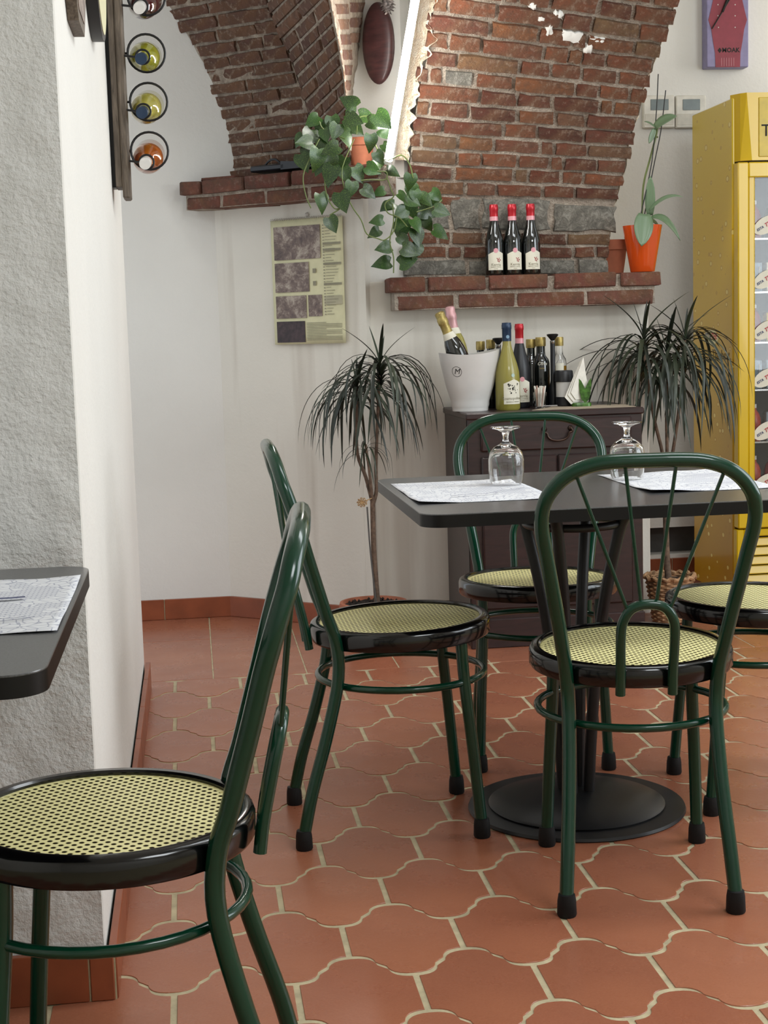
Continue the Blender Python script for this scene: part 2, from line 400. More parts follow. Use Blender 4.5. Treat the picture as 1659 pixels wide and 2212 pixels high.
M['tube'] = emis('led_tube', (1, .98, .93, 1), 60)
M['wicker'] = plain('wicker', 'a9835f', .7, var=.3, scale=40, bump=.5)
M['napkin'] = plain('paper_napkin', 'e8e4da', .8)
M['dgrey'] = plain('dark_grey_matt', '55524f', .7)
M['acry'] = plain('green_acrylic', '3c6420', .25, var=.4, scale=60)
M['bwhite'] = plain('white_cap', 'dcdad6', .35)

# ------------------------------------------------------------------ structure: floor
floor = MB().box((-1.6, -.6, -.06), (3.6, 6.6, -.0012)).build('floor', M['grout'], smooth=False); tag(floor, kind='structure', label='terracotta tiled floor with pale grout')
W_, PITCH = .2036, .2297
prof = [(0,.044),(.06,.0432),(.11,.040),(.15,.035),(.18,.028),(.198,.020),(.208,.0095),(.25,.0),(.292,-.0095),(.302,-.020),(.32,-.028),(.35,-.035),(.39,-.040),(.44,-.0432),(.5,-.044)]
def wave(s_):
    s_ = abs(s_); return interp(prof, s_)
xs = sorted(set([-p[0] for p in prof]+[p[0] for p in prof]))
def tile_poly(w):
    g = .0068; top = [(x*w, PITCH/2+wave(x)-g) for x in xs]
    top[0] = (-.5*w+.0055, top[0][1]); top[-1] = (.5*w-.0055, top[-1][1])
    bot = [(x*w, -PITCH/2-wave(x)+g) for x in reversed(xs)]
    bot[0] = (.5*w-.0055, bot[0][1]); bot[-1] = (-.5*w+.0055, bot[-1][1])
    return bot[::-1][::1][0:0]+[*bot[::-1], *top[::-1]]
tp = tile_poly(W_)
full_tile = MB().prism(tp, -.006, .0005, .0007).mesh('tile', M['tile'], ang=30)
for row in range(-8, 10):
    vc = 2.575+row*PITCH
    for k in range(-9, 13):
        uc = .332+k*W_+(.1018 if row % 2 else 0) - .008*(vc-2.6)
        if vc < 2.45 and uc < -1.0 or uc > 2.75: continue
        if uc < -.2 and vc > 2.62: continue
        x0, x1, y0, y1 = uc-W_/2, uc+W_/2, vc-.16, vc+.16
        if (vc < 1.2): continue
        lo_u = -9; hi_v = 4.722; need = y1 > 4.72
        if uc < -.32 and vc > 2.6 or vc-.15 > hi_v: continue
        if need:
            poly = [(min(max(x+uc, lo_u), 9)-uc, min(y+vc, hi_v)-vc) for x, y in tp]
            q = []
            for p in poly:
                if not q or (abs(p[0]-q[-1][0])+abs(p[1]-q[-1][1])) > 1e-5: q.append(p)
            me = MB().prism(q, -.006, .0005, .0007).mesh('tile', M['tile'], ang=30)
        else: me = full_tile
        inst('tile', me, floor, Matrix.Translation((uc, vc, random.uniform(-.0004, .0004))))
rect = MB().box((-.1475, -.312, -.006), (.1475, .312, 0), .0012).mesh('tile', M['tile'])
for k in range(-2, 11):
    for j, (v0, v1) in enumerate(((4.728, 5.355), (5.359, 6.20))):
        u0 = .029+.30*k; 
        if j == 1 and u0 > 1.5 or j == 0 or u0 < .6:
            v1b = v1 if (j == 0 or u0 > 1.5) else 5.80
            me = MB().box((u0+.002, v0, -.006), (u0+.298, v1b, 0), .0012).mesh('tile', M['tile']); inst('tile', me, floor)
# walls
bk = MB().box((.70, 5.62, 1.28), (1.43, 5.72, 3.0)); bk.box((1.36, 5.72, 1.20), (1.46, 6.40, 3.0)); tag(bk.build('wall_behind_vault', M['white'], smooth=False), kind='structure')
wl = MB()
wl.box((-1.6, 2.432, -.01), (-.195, 2.62, 3.0)); 
wall_left = wl.build('wall_left', M['white_rough'], smooth=False); tag(wall_left, kind='structure')
ws = MB().box((-.60, 2.435, -.01), (-.183, 4.64, 3.0), .004)
wall_side = ws.build('wall_pillar', M['white'], smooth=False); tag(wall_side, kind='structure', label='bright white side of the pillar')
# rough front skin of the pillar
fr = MB().grid(lambda s, t: (-1.6+s*1.415, 2.430+.004*noise.noise(Vector((s*30, t*60, 1)))+.002*noise.noise(Vector((s*90, t*190, 3))), t*3.0), 120, 230)
fr.build('plaster_skin', M['white_rough'], wall_left)
A_ = Vector((.118, 5.79, 0)); DA = Vector((.781, -.625, 0)).normalized(); DN = Vector((-DA.y*-1*-1, 0, 0)); DN = Vector((DA.y, -DA.x, 0))
if DN.dot(Vector((0, -1, 0))) < 0: DN = -DN
ZL1 = 1.655
tag(MB().box((-.7, 5.79, -.01), (.30, 5.95, 3.0)).build('wall_back', M['white'], smooth=False), kind='structure')
def diag_box(m, s0, s1, o0, o1, z0, z1):
    c = [A_+DA*s0+DN*o0, A_+DA*s1+DN*o0, A_+DA*s1+DN*o1, A_+DA*s0+DN*o1]
    vs = [(p.x, p.y, z0) for p in c]+[(p.x, p.y, z1) for p in c]
    return m.add(vs, [(0,3,2,1),(4,5,6,7),(0,1,5,4),(1,2,6,5),(2,3,7,6),(3,0,4,7)])
wdg = MB(); diag_box(wdg, 0, .66, -.14, 0, -.01, ZL1-.02); wall_diag = wdg.build('wall_diagonal', M['cream'], smooth=False); tag(wall_diag, kind='structure')
diag_box(MB(), .28, .775, -.16, -.10, ZL1-.03, 3.0).build('upper_panel', M['white'], wall_diag, smooth=False)
diag_box(MB(), .05, .90, -.32, -.20, ZL1+.02, 3.0).build('upper_backing', M['white'], wall_diag, smooth=False)
V_P = 5.40; ZL2 = 1.27
fill = MB().box((.60, 5.405, 1.20), (.86, 5.60, 1.64), .003)
pier = MB().box((.60, V_P, -.01), (1.682, V_P+.35, ZL2-.01), .004).build('wall_pier', M['cream'], smooth=False); tag(pier, kind='structure'); fill.build('upper_pier', M['white'], pier, smooth=False)
# far wall with a low dark opening
VF = 6.22
wf = MB(); a0, a1, z0, z1 = 1.935, 2.30, .085, .205
wf.box((1.5, VF, z1), (3.6, VF+.15, 3.0)); wf.box((1.5, VF, -.01), (a0, VF+.15, z1)); wf.box((a1, VF, -.01), (3.6, VF+.15, z1)); wf.box((a0, VF, -.01), (a1, VF+.15, z0))
wall_far = wf.build('wall_far', M['white'], smooth=False); tag(wall_far, kind='structure')
MB().box((a0, VF+.09, z0), (a1, VF+.14, z1)).build('opening_back', M['dgrey'], wall_far, smooth=False)  # recess back coloured darker than the wall around it
tag(MB().box((-1.75, -.75, -.01), (3.75, -.6, 3.0)).build('wall_rear', M['white'], smooth=False), kind='structure')
tag(MB().box((-1.75, -.6, -.01), (-1.6, 2.5, 3.0)).build('wall_side', M['white'], smooth=False), kind='structure')
tag(MB().box((-1.6, -.6, 2.95), (3.6, 6.6, 3.05)).build('ceiling', M['ceil'], smooth=False), kind='structure')
# right wall with a big window (outside the frame) and the far window that lights the brick edge
wr = MB()
X0, X1 = 3.6, 3.75
for (v0, v1, z0_, z1_) in ((-.6, 1.6, 0, 2.95), (3.6, 4.5, 0, 2.95), (5.6, 6.4, 0, 2.95), (1.6, 3.6, 0, .7), (1.6, 3.6, 2.7, 2.95), (4.5, 5.6, 0, 1.2), (4.5, 5.6, 2.6, 2.95)):
    wr.box((X0, v0, z0_), (X1, v1, z1_))
tag(wr.build('wall_right', M['white'], smooth=False), kind='structure')
wn = MB()
for v in (1.6, 2.57, 3.54): wn.box((X0+.03, v, .7), (X0+.08, v+.06, 2.7))
for z in (.7, 1.7, 2.64): wn.box((X0+.03, 1.6, z), (X0+.08, 3.6, z+.06))
tag(wn.build('window_1', M['pearl'], smooth=False), kind='structure')
# baseboards: each tile a part
def skirt(name, p0, p1, nrm, h=.078, t=.014, L=.33, first=None):
    p0, p1, nrm = Vector(p0), Vector(p1), Vector(nrm); d = (p1-p0); Ln = d.length; d.normalize()
    root = empty(name); tag(root, kind='structure', label='terracotta skirting tiles')
    MB().box((0, 0, 0), (Ln, t*.8, h-.0015)).xf(Matrix(((d.x, nrm.x, 0, p0.x), (d.y, nrm.y, 0, p0.y), (0, 0, 1, .0004), (0, 0, 0, 1)))).build('grout_bed', M['grout'], root, smooth=False)
    s = 0; 
    while s < Ln-.01:
        e = min(s+(first if (s == 0 and first) else L), Ln)
        m = MB().box((s+.0015, 0, 0), (e-.0015, t, h), .0015)
        R = Matrix(((d.x, nrm.x, 0, p0.x), (d.y, nrm.y, 0, p0.y), (0, 0, 1, .0005), (0, 0, 0, 1)))
        m.xf(R).build('tile', M['skirt'], root); s = e
    return root
skirt('baseboard_left', (-1.2, 2.425, 0), (-.168, 2.425, 0), (0, -1, 0), h=.085)
skirt('baseboard_pillar', (-.178, 2.415, 0), (-.178, 4.635, 0), (1, 0, 0), h=.085)
skirt('baseboard_back', (-.5, 5.79, 0), (.118, 5.79, 0), (0, -1, 0), L=.27, first=.36)
e_ = A_+DA*.62; skirt('baseboard_diagonal', (A_.x, A_.y, 0), (e_.x, e_.y, 0), DN, L=.335)
skirt('baseboard_far', (1.70, VF, 0), (3.4, VF, 0), (0, -1, 0), h=.07)
# ------------------------------------------------------------------ brickwork
def piece(S, u0, u1, h0, h1, lift, rough, jit, nu=3, nv=2, rev=False):
    """one brick: outer face a small rough grid on surface S(u,h,offset), sides going back into the mortar"""
    m = MB(); sd = random.uniform(0, 999)
    ju = [random.uniform(-jit, jit) for _ in range(8)]
    def uv(i, j):
        a, b = i/nu, j/nv
        uu = u0+(u1-u0)*a; hh = h0+(h1-h0)*b
        if a in (0, 1): uu += random.uniform(-jit, jit)
        if b in (0, 1): hh += random.uniform(-jit, jit)*.7
        return uu, hh
    P_ = {}
    for j in range(nv+1):
        for i in range(nu+1): P_[i, j] = uv(i, j)
    cu_, ch_ = (u0+u1)/2, (h0+h1)/2
    vs = []; id_ = {}
    for (i, j), (uu, hh) in P_.items():
        edge = i in (0, nu) or j in (0, nv)
        l = lift+random.uniform(-rough, rough)-(rough*1.2 if edge else 0)
        k = .97 if edge else 1
        id_[i, j] = len(vs); vs.append(S(cu_+(uu-cu_)*k, ch_+(hh-ch_)*(.93 if edge else 1), l))
    fs = []
    for j in range(nv):
        for i in range(nu): fs.append((id_[i, j], id_[i+1, j], id_[i+1, j+1], id_[i, j+1]))
    ring = [(i, 0) for i in range(nu)]+[(nu, j) for j in range(nv)]+[(i, nv) for i in range(nu, 0, -1)]+[(0, j) for j in range(nv, 0, -1)]
    base = []
    for (i, j) in ring: base.append(len(vs)); vs.append(S(*P_[i, j], -.006))
    n = len(ring)
    for k in range(n):
        a, b = id_[ring[k]], id_[ring[(k+1) % n]]; fs.append((b, a, base[k], base[(k+1) % n]))
    c = sum((Vector(p) for p in vs), Vector())/len(vs)
    m.add([Vector(p)-c for p in vs], [tuple(reversed(f)) for f in fs] if rev else fs); return m, c
def place(S, parent, mat, name, *a, **k):
    m, c = piece(S, *a, **k); return m.build(name, mat, parent, ang=50, loc=c)
def mortar_surface(name, S, u0f, u1f, h0, h1, mat, nu=50, nv=50, parent=None, off=.002):
    def fn(s, t):
        h = h0+(h1-h0)*t; u = u0f(h)+(u1f(h)-u0f(h))*s
        return S(u, h, off+.004*noise.noise(Vector((u*25, h*25, 2))))
    return MB().grid(fn, nu, nv).build(name, mat, parent)
# --- right vault
def vprof(h): return 5.395-.03*h if h < .22 else 5.3884-.2*(h-.22)-.52*(h-.22)**2
def tilt(h): return .015+.10*max(0, min(1, h/.9))
def SR(u, h, l):
    hh = h-tilt(h)*(u-.8); d = -.03 if hh < .22 else -.2-1.04*(hh-.22); n_ = Vector((0, -1, d)).normalized()
    return Vector((u, vprof(hh), ZL2+hh))+n_*l
def hitR(px, py):
    r = ray(px, py); lo, hi = 4.0, 5.6
    for _ in range(50):
        mid = (lo+hi)/2; p = O+r*(mid/r.y)
        if p.y > vprof(p.z-ZL2): hi = mid
        else: lo = mid
    p = O+r*(lo/r.y); hh = p.z-ZL2; h = hh
    for _ in range(12): h = hh+tilt(h)*(p.x-.8)
    return h, p.x
right_edge = sorted(hitR(*p) for p in [(1312,592),(1322,520),(1338,430),(1358,360),(1368,300),(1390,230),(1402,180),(1425,120),(1448,60),(1468,0),(1500,-90)])
left_edge = sorted(hitR(*p) for p in [(872,592),(874,500),(876,420),(880,338),(890,255),(903,175),(915,131),(925,80),(925,48),(935,0),(945,-90)])
uR = lambda h: interp(right_edge, h); uL = lambda h: interp(left_edge, h)
HTOP = 1.33
vault = mortar_surface('vault_right', SR, lambda h: uL(h)+.01, lambda h: uR(h)-.012, -.02, HTOP, M['mortar'], 60, 70, off=.001)
tag(vault, kind='structure', label='bare brick vault springing from the long brick ledge')
# edge thickness of the vault (its cut side seen from the right) and its back
def side_strip(uf, sgn, nm):
    m = MB(); m.grid(lambda s, t: SR(uf(-.02+(HTOP+.02)*t)+sgn*(-.012+.012*noise.noise(Vector((t*40, s*4, 9)))), -.02+(HTOP+.02)*t, .006-.22*s), 6, 60); return m.build(nm, M['plasteredge'], vault)
side_strip(uR, 1, 'cut_side');  # pale plaster tone here stands in for daylight striking the rim
rows = [('s', .062), ('b', .050), ('b', .050), ('S', .128)]+[('b', .0515)]*19
h = .006
for ri, (kind, hh) in enumerate(rows):
    if kind == 'S':
        cuts = [uL(h+.05)+.02, 1.0, 1.26, 1.53]; 
        x = uL(h+.06)+.03
        place(SR, vault, M['brick'], 'brick', x, x+.08, h+.085, h+.12, .010, .003, .004)
        place(SR, vault, M['brick'], 'brick', x+.10, x+.17, h+.09, h+.122, .009, .003, .004)
        for (a, b, t) in ((.955, 1.055, .118), (1.065, 1.31, .120), (1.325, uR(h+.06)-.002, .108)):
            place(SR, vault, M['stone'], 'stone', a, b, h+.006, h+t, .018, .006, .008, nu=5, nv=3)
        place(SR, vault, M['stone'], 'stone', x-.01, .94, h+.008, h+.075, .012, .005, .008, nu=4, nv=2)
        h += hh; continue
    e = uR(h+hh/2); u = uL(h+hh/2)+random.uniform(-.02, .01)
    stone_row = kind == 's'
    while u < e-.03:
        L = random.choice([.085, .11, .12, .13, .14, .17, .22]) if not stone_row else random.choice([.1, .16, .24])
        if random.random() < .12: L = .05
        if u+L > e-.05: L = e-u+random.uniform(-.012, .012)
        st = (stone_row and random.random() < .7) or random.random() < .04
        g = random.uniform(.004, .008)
        place(SR, vault, M['stone'] if st else M['brick'], 'stone' if st else 'brick', u+g, u+L-g, h+.0045, h+hh-.0045+random.uniform(-.004, .001), .0125+random.uniform(-.004, .006), .0026, .0035, nu=4 if L > .15 else 3)
        u += L
    h += hh
for (px, py, w_, h_) in ((1165, 36, .05, .022), (1235, 77, .07, .030), (1205, 30, .03, .02), (1290, 84, .05, .015), (1185, 62, .02, .04), (1150, 8, .03, .02), (1270, 104, .025, .03)):
    hq, uq = hitR(px, py); place(SR, vault, M['white'], 'plaster_patch', uq-w_/2, uq+w_/2, hq-h_/2, hq+h_/2, .0145, .004, .006, nu=5, nv=3)
# --- left vault over the diagonal wall
def oL(z): return -.054+.33*max(0, z-1.66)**2
def SL(s, z, l):
    d = .66*max(0, z-1.66); n_ = (DN-Vector((0, 0, d))).normalized()
    p = A_+DA*s+DN*oL(z); return Vector((p.x, p.y, z))+n_*l
def hitL(px, py):
    r = ray(px, py); lo, hi = 4.0, 6.2
    for _ in range(50):
        mid = (lo+hi)/2; p = O+r*(mid/r.y)
        if (p-A_).dot(DN) < oL(p.z): hi = mid
        else: lo = mid
    p = O+r*(lo/r.y); return p.z, (p-A_).dot(DA)
groin_px = [(700,420),(690,345),(680,300),(672,253),(661,217),(643,163),(625,108),(603,65),(578,0),(548,-80)]
groin = sorted(hitL(*p) for p in groin_px)
ledge_px = [(512,380),(495,300),(480,240),(458,175),(430,110),(395,50),(360,0),(315,-70)]
ledgeL = sorted(hitL(*p) for p in ledge_px)
sG = lambda z: interp(groin, z); sE = lambda z: interp(ledgeL, z)
vl = mortar_surface('vault_left', SL, lambda z: sE(z)-.02, lambda z: sG(z)-.004, 1.64, 2.62, M['mortar_l'], 40, 60, off=.003)
tag(vl, kind='structure', label='shaded brick vault above the short brick ledge, bricks in two directions')
z = 1.66
while z < 2.56:
    hh = .0455; s = sE(z+.02)-random.uniform(.0, .03); e = sG(z+.02)
    while s < e-.02:
        L = random.choice([.12, .15, .18, .22])
        if s+L > e-.06: L = e-s+random.uniform(-.004, .008)
        place(SL, vl, M['brick_l'], 'brick', s+.003, s+L-.004, z+.003, z+hh-.0045+random.uniform(-.003, .001), .013+random.uniform(-.006, .008), .004, .004, nu=4)
        s += L
    z += hh
# L2: sloping courses from the groin out to the crease
def crease_x(y): return interp([(-120, 690), (0, 712), (80, 728), (163, 742), (253, 751), (345, 757), (420, 760)], y)
def offc(y): return max(.06, .10+.0011*(345-y))
def G3(yg):
    xg = interp(sorted((p[1], p[0]) for p in groin_px), yg); return PN(xg, yg, DN, A_, oL(hitL(xg, yg)[0]))
def C3(yg):
    xg = interp(sorted((p[1], p[0]) for p in groin_px), yg); yc = yg
    for _ in range(10): yc = yg-1.0*(crease_x(yc)-xg)
    return PN(crease_x(yc), yc, DN, A_, offc(yc))
cache = {}
def S2(t, yg, l):
    k = round(yg, 1)
    if k not in cache: cache[k] = (G3(k), C3(k))
    a, b = cache[k]; n_ = cache.get('n')
    return a+(b-a)*t+N2*l
a_, b_ = G3(150), C3(150); c2 = G3(100)
N2 = (b_-a_).cross(c2-a_).normalized()
if N2.dot(O-a_) < 0: N2 = -N2
m2 = MB().grid(lambda s, t: S2(s*1.02, 440-t*590, .002), 10, 60); m2.build('groin_mortar', M['mortar_l'], vl)
y = 436
while y > -130:
    t = -.02 if random.random() < .5 else -.01
    first = True
    while t < .97:
        L = random.choice([.3, .42, .5])
        if t+L > .85: L = 1.0-t
        c = S2(t+L/2, y-13, 0)
        if c.z > 1.67: place(S2, vl, M['brick_l'], 'brick', t+.012, t+L-.012, y-24.5, y-3.0, .012+random.uniform(-.004, .004), .003, .008, rev=True)
        t += L
    y -= 27
# back side of the crease: darker brick reveal running to the white panel
def E3(y): return PN(interp([(-120, 800), (0, 788), (90, 776), (140, 772), (170, 765), (220, 760), (345, 757)], y), y, DN, A_, -.105)
def K3(y): return PN(crease_x(y), y, DN, A_, offc(y))
N3 = (E3(50)-K3(50)).cross(K3(0)-K3(50)).normalized()
if N3.dot(O-K3(50)) < 0: N3 = -N3
def S3(t, y, l): return K3(y)+(E3(y)-K3(y))*t+N3*l
MB().grid(lambda s, t: S3(s, 360-t*480, .001+.006*noise.noise(Vector((s*6, t*40, 0)))), 8, 50).build('reveal_mortar', M['mortar_l'], vl)
y = 200
while y > -110:
    place(S3, vl, M['brick_l'], 'brick', .12, .58 if y > 90 else .48, y-27, y-4, .008, .003, .01, rev=True)
    if y < 120: place(S3, vl, M['brick_l'], 'brick', .54, .98, y-30, y-8, .008, .003, .01, rev=True)
    y -= 33
# ragged plaster at the left edge of the right vault
def pe(s, t):
    y = 346-t*446
    xl = interp([(-100, 915), (0, 903), (100, 888), (200, 872), (300, 858), (372, 850)], y); h_, ue = hitR(interp([(-100, 945), (0, 940), (48, 925), (80, 940), (131, 915), (175, 903), (255, 890), (338, 882), (372, 880)], y), y)
    p0 = PV(xl, y, 5.36-.12*t); p1 = SR(ue, h_, .016)
    k = min(1, t*12)*noise.noise(Vector((s*3, t*22, 5)))*.018+noise.noise(Vector((s*8, t*60, 2)))*.009
    p = p0+(p1-p0)*s; p.y -= .02*sin(pi*s)+k; p.x += (min(1, t*9)*noise.noise(Vector((t*26, 7, 1)))*.022 if s > .6 else 0); return p
MB().grid(pe, 12, 90).build('ragged_plaster', M['plasteredge'], vault)
# --- brick ledges (shelves)
def ledge(root, rows_, base, dv, nv_, z):
    pass
led2 = MB().box((.725, 5.288, 1.155), (1.67, 5.41, 1.262)).build('brick_ledge', M['mortar'], smooth=False); tag(led2, label='long double-course brick ledge under the three red-capped bottles', cat='ledge', kind='thing')
def flat(o0): 
    return lambda u, z_, l: Vector((u, o0-l, z_))
def ledge_brick(parent, x0, x1, y0, y1, z0, z1, mat, Mx=None):
    m = MB(); nx = 5
    c = Vector(((x0+x1)/2, (y0+y1)/2, (z0+z1)/2)); b = .004
    for (j) in range(1): m.box((x0-c.x, y0-c.y, z0-c.z), (x1-c.x, y1-c.y, z1-c.z), .005)
    m.v = [tuple(Vector(p)+Vector((random.uniform(-.0025, .0025) for _ in range(3)))) for p in m.v]
    if Mx: m.xf(Matrix.Translation(c)); m.xf(Mx); c = Vector((0, 0, 0)); 
    return m.build('brick', mat, parent, ang=60, loc=c)
for a, b in ((.705, .835), (.845, 1.05), (1.062, 1.275), (1.30, 1.525), (1.545, 1.69)):
    ledge_brick(led2, a, b, 5.272+random.uniform(-.004, .004), 5.41, 1.217, 1.268, M['brick_s'])
for a, b in ((.735, .94), (.952, 1.155), (1.165, 1.41), (1.42, 1.665)):
    ledge_brick(led2, a, b, 5.285, 5.41, 1.155, 1.206, M['brick_s'])
RD = Matrix(((DA.x, DN.x, 0, A_.x), (DA.y, DN.y, 0, A_.y), (0, 0, 1, 0), (0, 0, 0, 1)))
led1 = diag_box(MB(), -.05, .80, .001, .105, 1.553, 1.65).build('brick_ledge', M['mortar_l'], smooth=False); tag(led1, label='short double-course brick ledge holding the trailing pothos pot', cat='ledge', kind='thing')
for a, b in ((-.062, .03), (.038, .225), (.235, .43), (.44, .62), (.63, .79)):
    ledge_brick(led1, a, b, .001, .125+random.uniform(-.004, .003), 1.606, 1.655, M['brick_s'], RD)
for a, b in ((-.045, .11), (.118, .31), (.32, .50), (.51, .66), (.67, .80)):
    ledge_brick(led1, a, b, .001, .108, 1.552, 1.598, M['brick_s'], RD)
ledge_brick(led1, .0, .16, -.03, .08, 1.655, 1.668, M['brick_s'], RD)

# ------------------------------------------------------------------ chairs
SEATZ, TL = .455, .05
def seat_z(x, y): return SEATZ+TL*y
def make_chair():
    root = empty('cane_chair')
    m = MB(); m.grid(lambda a, t: (.178*t*cos(2*pi*a), .178*t*sin(2*pi*a), 0), 64, 3)
    shear = Matrix(((1,0,0,0),(0,1,0,0),(0,TL,1,SEATZ),(0,0,0,1)))
    s = m.build('seat', M['cane'], root); s.matrix_local = shear
    u_ = MB().lathe([(0, -.016), (.177, -.016), (.177, -.011), (0, -.011)], 48).build('seat_underside', M['under'], root); u_.matrix_local = shear
    m = MB(); seg = 64
    ringp = [(.1765, .0005), (.1765, .004), (.180, .007), (.190, .007), (.1965, .003), (.199, -.004), (.199, -.028), (.196, -.033), (.180, -.033), (.1765, -.028), (.1765, .0005)]
    vs = []; fs = []
    for r_, z_ in ringp[:-1]:
        for k in range(seg): a = 2*pi*k/seg; vs.append((r_*cos(a), r_*sin(a), z_))
    n = len(ringp)-1
    for i in range(n):
        for k in range(seg): fs.append((i*seg+k, i*seg+(k+1) % seg, ((i+1) % n)*seg+(k+1) % seg, ((i+1) % n)*seg+k))
    m.add(vs, fs); o = m.build('seat_frame', M['black'], root); o.matrix_local = shear
    half = [(.156, -.236, .035), (.150, -.216, .12), (.142, -.180, .24), (.138, -.152, .36), (.1425, -.155, .44), (.151, -.174, .50), (.161, -.191, .56), (.172, -.208, .62), (.183, -.224, .68), (.190, -.236, .72), (.190, -.247, .755), (.181, -.257, .785), (.160, -.264, .812), (.130, -.270, .832), (.090, -.274, .844), (.045, -.275, .847), (0, -.275, .847)]
    path = [(-x, y, z_) for x, y, z_ in half]+[(x, y, z_) for x, y, z_ in half[-2::-1]]
    MB().tube(path, .0135, 12, smooth=4).build('back_frame', M['green'], root)
    hp = [(.048, -.205, .408), (.048, -.212, .455), (.049, -.226, .520), (.046, -.233, .550), (.034, -.238, .572), (.018, -.240, .581), (0, -.2405, .583)]
    path = [(-x, y, z_) for x, y, z_ in hp]+[(x, y, z_) for x, y, z_ in hp[-2::-1]]
    MB().tube(path, .0095, 10, smooth=4).build('inner_arch', M['green'], root)
    for a, b in ((-.13, -.036), (-.044, -.013), (.046, .013), (.13, .036)):
        za = .822 if abs(a) > .1 else .838; zb = .566 if abs(b) > .03 else .578
        MB().tube([(a, -.268, za), (b, -.238, zb)], .0035, 8).build('spoke', M['green'], root)
    MB().tube([(.184*cos(2*pi*k/40), .184*sin(2*pi*k/40), .338) for k in range(40)], .0078, 10, closed=True).build('stretcher_ring', M['green'], root)
    for sx in (-1, 1):
        l = MB().tube([(sx*.142, .112, .425), (sx*.143, .117, .34), (sx*.151, .132, .18), (sx*.157, .144, .035)], .0128, 12, smooth=4).build('leg', M['green'], root)
        MB().lathe([(.0165, .0), (.0185, .004), (.0175, .03), (.0155, .042), (.010, .043)], 14, (sx*.1575, .145, 0)).build('rubber_foot', M['rubber'], l)
        MB().lathe([(.0165, .0), (.0185, .004), (.0175, .03), (.0155, .042), (.010, .043)], 14, (sx*.156, -.238, 0)).build('rubber_foot', M['rubber'], root)
    return root
ch0 = make_chair()
chairs = [((.836, 2.824), -.144, 'green cane-seat chair nearest the black table, its arched back to the viewer'),
          ((.845, 3.659), 2.977, 'green cane-seat chair behind the table, in front of the dark cabinet'),
          ((.433, 3.229), -1.573, 'green cane-seat chair at the left side of the pedestal table, seen from its side'),
          ((1.255, 3.254), 1.513, 'green cane-seat chair at the right side of the pedestal table, cut by the frame'),
          ((-.138, 1.987), 1.494, 'green cane-seat chair in the left foreground, tucked under the left table')]
for i, ((x, y), a, lab) in enumerate(chairs):
    o = ch0 if i == 0 else copy_tree(ch0)
    o.location = (x, y, 0); o.rotation_euler = (0, 0, a); tag(o, label=lab, cat='chair', group='green cane-seat chairs around the tables')
# ------------------------------------------------------------------ tables
def rrect(x0, y0, x1, y1, r, k=7):
    P_ = []
    for cx, cy, a in ((x1-r, y0+r, -pi/2), (x1-r, y1-r, 0), (x0+r, y1-r, pi/2), (x0+r, y0+r, pi)):
        for i in range(k+1): t = a+pi/2*i/k; P_.append((cx+r*cos(t), cy+r*sin(t)))
    return P_
def make_table(x0, y0, x1, y1, cx, cy, label):
    root = empty('pedestal_table', (cx, cy, 0)); tag(root, label=label, cat='table', group='black pedestal tables')
    T = .73; poly = rrect(x0-cx, y0-cy, x1-cx, y1-cy, .045)
    m = MB().prism(poly, T-.0265, T-.0022); m.build('edge_band', M['lam_edge'], root, ang=30)
    MB().prism(poly, T-.0022, T, .001).build('tabletop', M['lam'], root, ang=30)
    MB().lathe([(0, 0), (.243, 0), (.2455, .003), (.243, .009), (.2, .0105), (0, .0105)], 72).build('base_plate', M['tblack'], root)
    MB().lathe([(0, .010), (.197, .010), (.199, .014), (.192, .018), (.12, .034), (.05, .042), (0, .043)], 64).build('base_dome', M['tblack'], root)
    for k in range(4):
        a = pi/4+pi/2*k+.25
        d = Vector((cos(a), sin(a), 0)); p = lambda r, z: tuple(d*r+Vector((0, 0, z)))
        MB().tube([p(.030, .035), p(.036, .15), p(.05, .32), p(.072, .48), p(.098, .60), p(.118, .665), p(.150, .695), p(.20, .702)], .0135, 12, smooth=4).build('leg', M['tblack'], root)
    MB().tube([(.103*cos(2*pi*k/40), .103*sin(2*pi*k/40), .652) for k in range(40)], .009, 10, closed=True).build('leg_ring', M['tblack'], root)
    MB().lathe([(0, .70), (.19, .70), (.19, .7035), (0, .7035)], 40).build('mounting_plate', M['tblack'], root)
    return root
make_table(.434, 2.853, 1.226, 3.60, .825, 3.224, 'square dark grey table with two placemats in the middle of the room')
make_table(-.97, 1.63, -.172, 2.41, -.56, 2.03, 'dark grey table corner at the left edge with one printed placemat')
def placemat(name, u0, v0, u1, v1, lab, seed, curl=.004, cor=None):
    def fn(s, t):
        z_ = .7308+curl*max(0, noise.noise(Vector((s*2.2+seed, t*3, seed))))+.006*max(0, 1-((s)**2+(t)**2)**.5*3.2)+.004*max(0, 1-((1-s)**2+(1-t)**2)**.5*4)
        p = Vector((u0+(u1-u0)*s, v0+(v1-v0)*t, z_))
        if cor: p += cor(s, t)
        return p
    m = MB().grid(fn, 26, 34); c = Vector(((u0+u1)/2, (v0+v1)/2, 0)); m.v = [tuple(Vector(p)-c) for p in m.v]
    o = m.build(name, M['paper'], loc=c); sol = o.modifiers.new('t', 'SOLIDIFY'); sol.thickness = .0003; sol.offset = 1
    tag(o, label=lab, cat='placemat', group='printed paper placemats on the tables'); return o
def ink_marks(o, seed, strokes):
    rd = random.Random(seed)
    for (x, y, L, a, w) in strokes:
        m = MB()
        P_ = [Vector((x+cos(a)*L*t, y+sin(a)*L*t+.004*sin(t*9+seed), .7372)) for t in [i/8 for i in range(9)]]
        m.tube(P_, w, 4); m.v = [(p[0], p[1], .7352+(p[2]-.7372)*.12) for p in m.v]; m.build('print_stroke', M['ink'], o)
pm1 = placemat('placemat', .452, 3.03, .74, 3.46, 'white printed placemat under the left upturned glass', 1.3)
